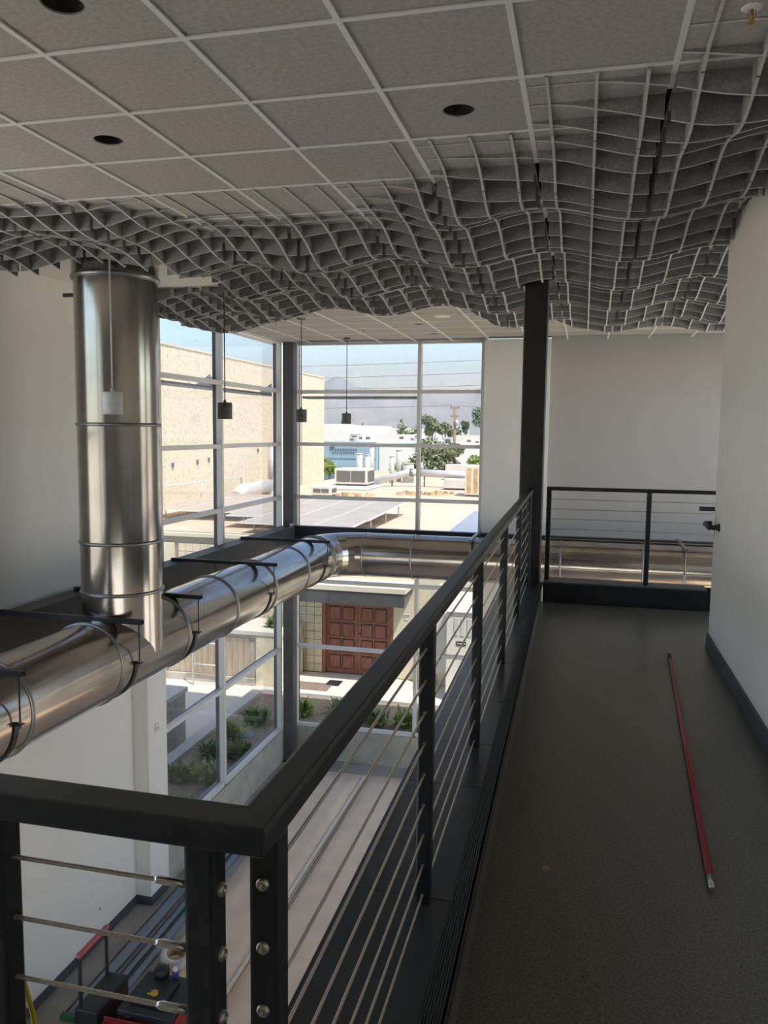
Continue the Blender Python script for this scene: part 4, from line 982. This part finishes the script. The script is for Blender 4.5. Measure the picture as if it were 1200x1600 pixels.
# ================================================================== DISTANT TOWN
GD = -4.6
def tree(x, y, z0, z1, rx, label, seed, mt='leaf_dark', n=900, leaf=0.3, trunk=True, group='trees in the distance', ch=None):
    rd = random.Random(seed); t = empty('tree', (x, y, z0), label, 'tree', group)
    m = MB(); zc_ = z0+(z1-z0)*0.62; rz = (z1-z0)*0.42
    if ch: zc_ = z1-ch/2; rz = ch/2
    blobs = [(x+rd.uniform(-.6, .6)*rx, y+rd.uniform(-.5, .5)*rx, zc_+rd.uniform(-.55, .6)*rz, rd.uniform(.35, .6)) for _ in range(9)]
    for _ in range(n):
        bx_, by_, bz_, br_ = rd.choice(blobs)
        d_ = Vector((rd.gauss(0, 1), rd.gauss(0, 1), rd.gauss(0, 1))).normalized(); rr_ = br_*rd.uniform(.65, 1.0)
        c = Vector((bx_+d_.x*rx*rr_, by_+d_.y*rx*rr_, bz_+d_.z*rz*rr_))
        u = Vector((rd.gauss(0, 1), rd.gauss(0, 1), rd.gauss(0, .6))).normalized(); v = u.cross(d_+Vector((0.01, 0.02, 0.03))).normalized()
        s_ = leaf*rd.uniform(.6, 1.2); m.add([c-u*s_, c+v*s_*.6, c+u*s_, c-v*s_*.6], [(0, 1, 2, 3)])
    m.build('crown', mt, t)
    m = MB(); m.tube([(x, y, z0-0.0), (x+0.05*rx, y, zc_)], [rx*.09, rx*.05], 7)
    for k in range(4):
        a = rd.uniform(0, 2*PI); m.tube([(x, y, z0+(zc_-z0)*0.4), (x+math.cos(a)*rx*.5, y+math.sin(a)*rx*.4, zc_+rz*.2)], [rx*.05, rx*.02], 6)
    m.build('trunk', 'bark', t)
def bldg(name, label, x0, x1, y0, y1, z1, wall, roof='roof', extra=None):
    b = empty('distant_building', ((x0+x1)/2, y0, GD), label, 'building', 'low buildings in the distance')
    bx('walls', wall, x0, x1, y0, y1, GD, z1, parent=b)
    bx('roof_deck', roof, x0+0.2, x1-0.2, y0+0.2, y1-0.2, z1, z1+0.05, parent=b)
    bx('parapet', wall, x0, x1, y0, y0+0.2, z1, z1+0.25, parent=b)
    return b
bb = bldg('b', 'blue grey building with dark sign letters beyond the roof', -27, -18.1, 70, 110, 0.3, 'blue_wall', 'white_wall')
bx('stripe', 'blue_wall_dark', -27, -18.1, 69.97, 70, -1.02, -0.95, parent=bb)
bx('dark_base', 'blue_wall_dark', -27, -18.1, 69.96, 70, GD, -1.75, parent=bb)
for k in range(11):
    hh = 0.34 if k < 2 else 0.20
    bx('sign_letter', 'sign_dark', -22.4+k*0.24, -22.4+k*0.24+0.13, 69.95, 69.97, -0.28, -0.28+hh, parent=bb)
    if k < 2: bx('sign_letter', 'sign_dark', -22.47+k*0.24, -22.47+k*0.24+0.27, 69.95, 69.97, 0.0, 0.07, parent=bb)
for k in range(10): bx('sign_letter', 'sign_dark', -22.2+k*0.22, -22.2+k*0.22+0.12, 69.95, 69.97, -0.52, -0.40, parent=bb)
bldg('b', 'long white building right of the blue grey building', -18.05, 10, 71, 115, 0.12, 'white_wall', 'white_wall')
bldg('b', 'white flat building behind the blue grey roof', -60, -40.5, 140, 170, 2.45, 'white_wall', 'white_wall')
bldg('b', 'wide low white building along the middle of the skyline', -40, -5, 130, 165, 0.75, 'white_wall', 'white_wall')
bldg('b', 'grey hall behind the utility pole at the right', -25, 0, 180, 220, 3.6, 'grey_wall', 'white_wall')
for k in range(9):
    x = -95+k*13; bldg('b', 'small pale building below the mountains, '+ORD[k]+' from left', x, x+9+3*(k % 3), 230+12*(k % 4), 260+12*(k % 4), 1.6+0.6*((k*5) % 3), 'white_wall' if k % 3 else 'cream_paint', 'white_wall')
rnd = random.Random(11)
for k in range(14):
    x = -26.2+k*1.08+rnd.uniform(-.3, .3) if k < 7 else -17.5+(k-7)*1.5+rnd.uniform(-.4, .4); y = rnd.uniform(76, 104); s_ = rnd.uniform(0.5, 1.1)
    u = empty('far_roof_unit', (x, y, 0.17), 'small box unit on the '+('blue grey' if k < 7 else 'long white')+' building roof, '+ORD[k % 7]+' from left', 'air conditioner', 'box units on distant roofs')
    bx('casing', 'unit' if k % 3 else 'grey_wall', x-s_*.6, x+s_*.6, y, y+1, 0.36 if k < 7 else 0.18, (0.36 if k < 7 else 0.18)+s_*.75, parent=u)
    bx('grille', 'grille', x-s_*.4, x+s_*.2, y-0.02, y, 0.55 if k < 7 else 0.36, (0.36 if k < 7 else 0.18)+s_*.55, parent=u)
tree(-22.3, 120, GD, 4.2, 1.6, 'tall olive green tree left of the utility pole', 1, 'leaf_grey', 1500, 0.22, ch=3.6)
tree(-20.5, 121, GD, 3.2, 1.3, 'lower part of the olive tree pair nearest the utility pole', 2, 'leaf_grey', 1100, 0.22, ch=2.8)
tree(-21.6, 150, GD, 3.6, 1.0, 'small dark tree left of the grey hall', 3, 'leaf_dark', 800, 0.22, ch=2.4)
tree(-19.2, 160, GD, 6.4, 2.6, 'large dark tree behind the grey hall at the window edge', 4, 'leaf_dark', 1400, 0.3, ch=4.5)
tree(-9.1, 52, GD, 1.0, 1.75, 'dark feathery tree behind the mullion in front of the white building', 5, 'leaf_grey', 3400, 0.13, ch=2.3)
tree(-6.95, 55, GD, 0.15, 0.75, 'bright green shrub at the right edge of the far window', 6, 'leaf_bright', 900, 0.10, ch=1.3)
tree(-11.45, 51, GD, -0.25, 0.85, 'bright green round shrub beyond the roof pipes', 7, 'leaf_bright', 1300, 0.10, ch=1.3)
tree(-16.75, 52, GD, 0.0, 0.8, 'bright green shrub beside the cream building corner', 8, 'leaf_bright', 1100, 0.10, ch=1.6)
tree(-10.5, 51, GD, -0.25, 0.35, 'narrow clipped green shrub right of the grey topped vent pipe', 9, 'leaf', 700, 0.10, ch=1.2)
tree(-36.5, 170, GD, 2.6, 1.9, 'bushy palm like tree left of the window mullion', 10, 'leaf', 700, 0.3)
rnd = random.Random(5)
for k in range(14):
    x = -92+k*6.3+rnd.uniform(-2, 2)
    tree(x, 215+rnd.uniform(0, 30), GD, 3.2+rnd.uniform(0, 2.2), 1.2, 'small dark tree of the far tree line, '+ORD[k]+' from left', 40+k, 'leaf_dark', 260, 0.35, group='far tree line')
# utility pole and wires
up = empty('utility_pole', (-8.6, 55, GD), 'wooden utility pole with crossarms and wires', 'utility pole')
MB().tube([(-8.6, 55, GD), (-8.66, 55, 3.3)], [0.13, 0.09], 10).build('pole', 'pole_wood', up)
for z, hw in ((3.18, 0.32), (2.62, 0.28)): bx('crossarm', 'pole_wood', -8.65-hw, -8.65+hw, 54.92, 55.02, z-0.04, z+0.04, parent=up)
MB().lathe((-8.5, 54.9, 2.0), (0, 0, 1), [(0, 0), (0, 0.10), (0.35, 0.10), (0.35, 0)], 12).build('transformer', 'unit', up)
for x in (-8.9, -8.4): MB().lathe((x, 54.97, 3.22), (0, 0, 1), [(0, 0.03), (0.10, 0.04), (0.12, 0.0)], 8).build('insulator', 'grille', up)
def wire(p0, p1, sag, label):
    p0, p1 = Vector(p0), Vector(p1)
    pts_ = [p0+(p1-p0)*k/14-Vector((0, 0, sag*4*(k/14)*(1-k/14))) for k in range(15)]
    MB().tube(pts_, 0.014, 5).build('power_wire', 'grille', None, label=label, cat='wire', group='power wires across the far window')
wire((-60, 58, 6.7), (15, 58, 7.7), 0.9, 'topmost power wire crossing the sky of the far window')
wire((-60, 58, 5.9), (15, 58, 6.9), 1.0, 'second power wire crossing the sky of the far window')
wire((-60, 58, 5.0), (15, 58, 5.9), 0.9, 'third power wire crossing the sky of the far window')
wire((-60, 55, 3.2), (-8.9, 54.97, 3.34), 0.35, 'lower power wire running left from the utility pole')
wire((-8.4, 54.97, 3.34), (15, 55, 2.8), 0.3, 'lower power wire running right from the utility pole')
# mountains
MT = [(-1500, 60), (-1100, 75), (-800, 88), (-620, 84), (-560, 96), (-500, 92), (-478, 101), (-468, 106), (-455, 101), (-440, 92), (-424, 85), (-400, 81), (-373, 77), (-345, 74), (-323, 73), (-300, 76), (-274, 81), (-250, 77), (-226, 74), (-210, 77), (-196, 80), (-178, 88), (-120, 97), (-40, 90), (60, 100), (250, 85), (600, 95), (1200, 70)]
def ridge(x):
    return interp(MT, x)
rnd = random.Random(9); m = MB(); nx, ny = 320, 14; vs = []
from mathutils import noise as _n
for j in range(ny+1):
    t = j/ny
    for i in range(nx+1):
        x = -1400+2500*i/nx; y = 1240+260*t
        hgt = GD+(ridge(x)-GD)*(t**1.25)
        nv = _n.fractal(Vector((x*0.012, y*0.012, 3.1)), 1.0, 2.1, 5)
        vs.append((x, y+30*nv, hgt+10*nv*math.sin(PI*min(t, 1))+2.5*nv*t*t))
fs = [(j*(nx+1)+i, j*(nx+1)+i+1, (j+1)*(nx+1)+i+1, (j+1)*(nx+1)+i) for j in range(ny) for i in range(nx)]
m.add(vs, fs, True)
m.build('mountain_range', 'mountain', None, label='hazy blue mountain range on the horizon', cat='mountains')

# atmospheric haze over the far plain
hz = bpy.data.materials.new('haze'); hz.use_nodes = True; hn = hz.node_tree; hn.nodes.clear()
vs_ = hn.nodes.new('ShaderNodeVolumeScatter'); vs_.inputs['Color'].default_value = (0.60, 0.81, 1.0, 1); vs_.inputs['Density'].default_value = 0.0023; vs_.inputs['Anisotropy'].default_value = 0.2
ho = hn.nodes.new('ShaderNodeOutputMaterial'); hn.links.new(vs_.outputs[0], ho.inputs['Volume']); MATS['haze'] = hz
bx('haze', 'haze', -1200, 900, 700, 1210, -4.5, 95, kind='stuff', label='pale haze hanging over the far plain', cat='haze')
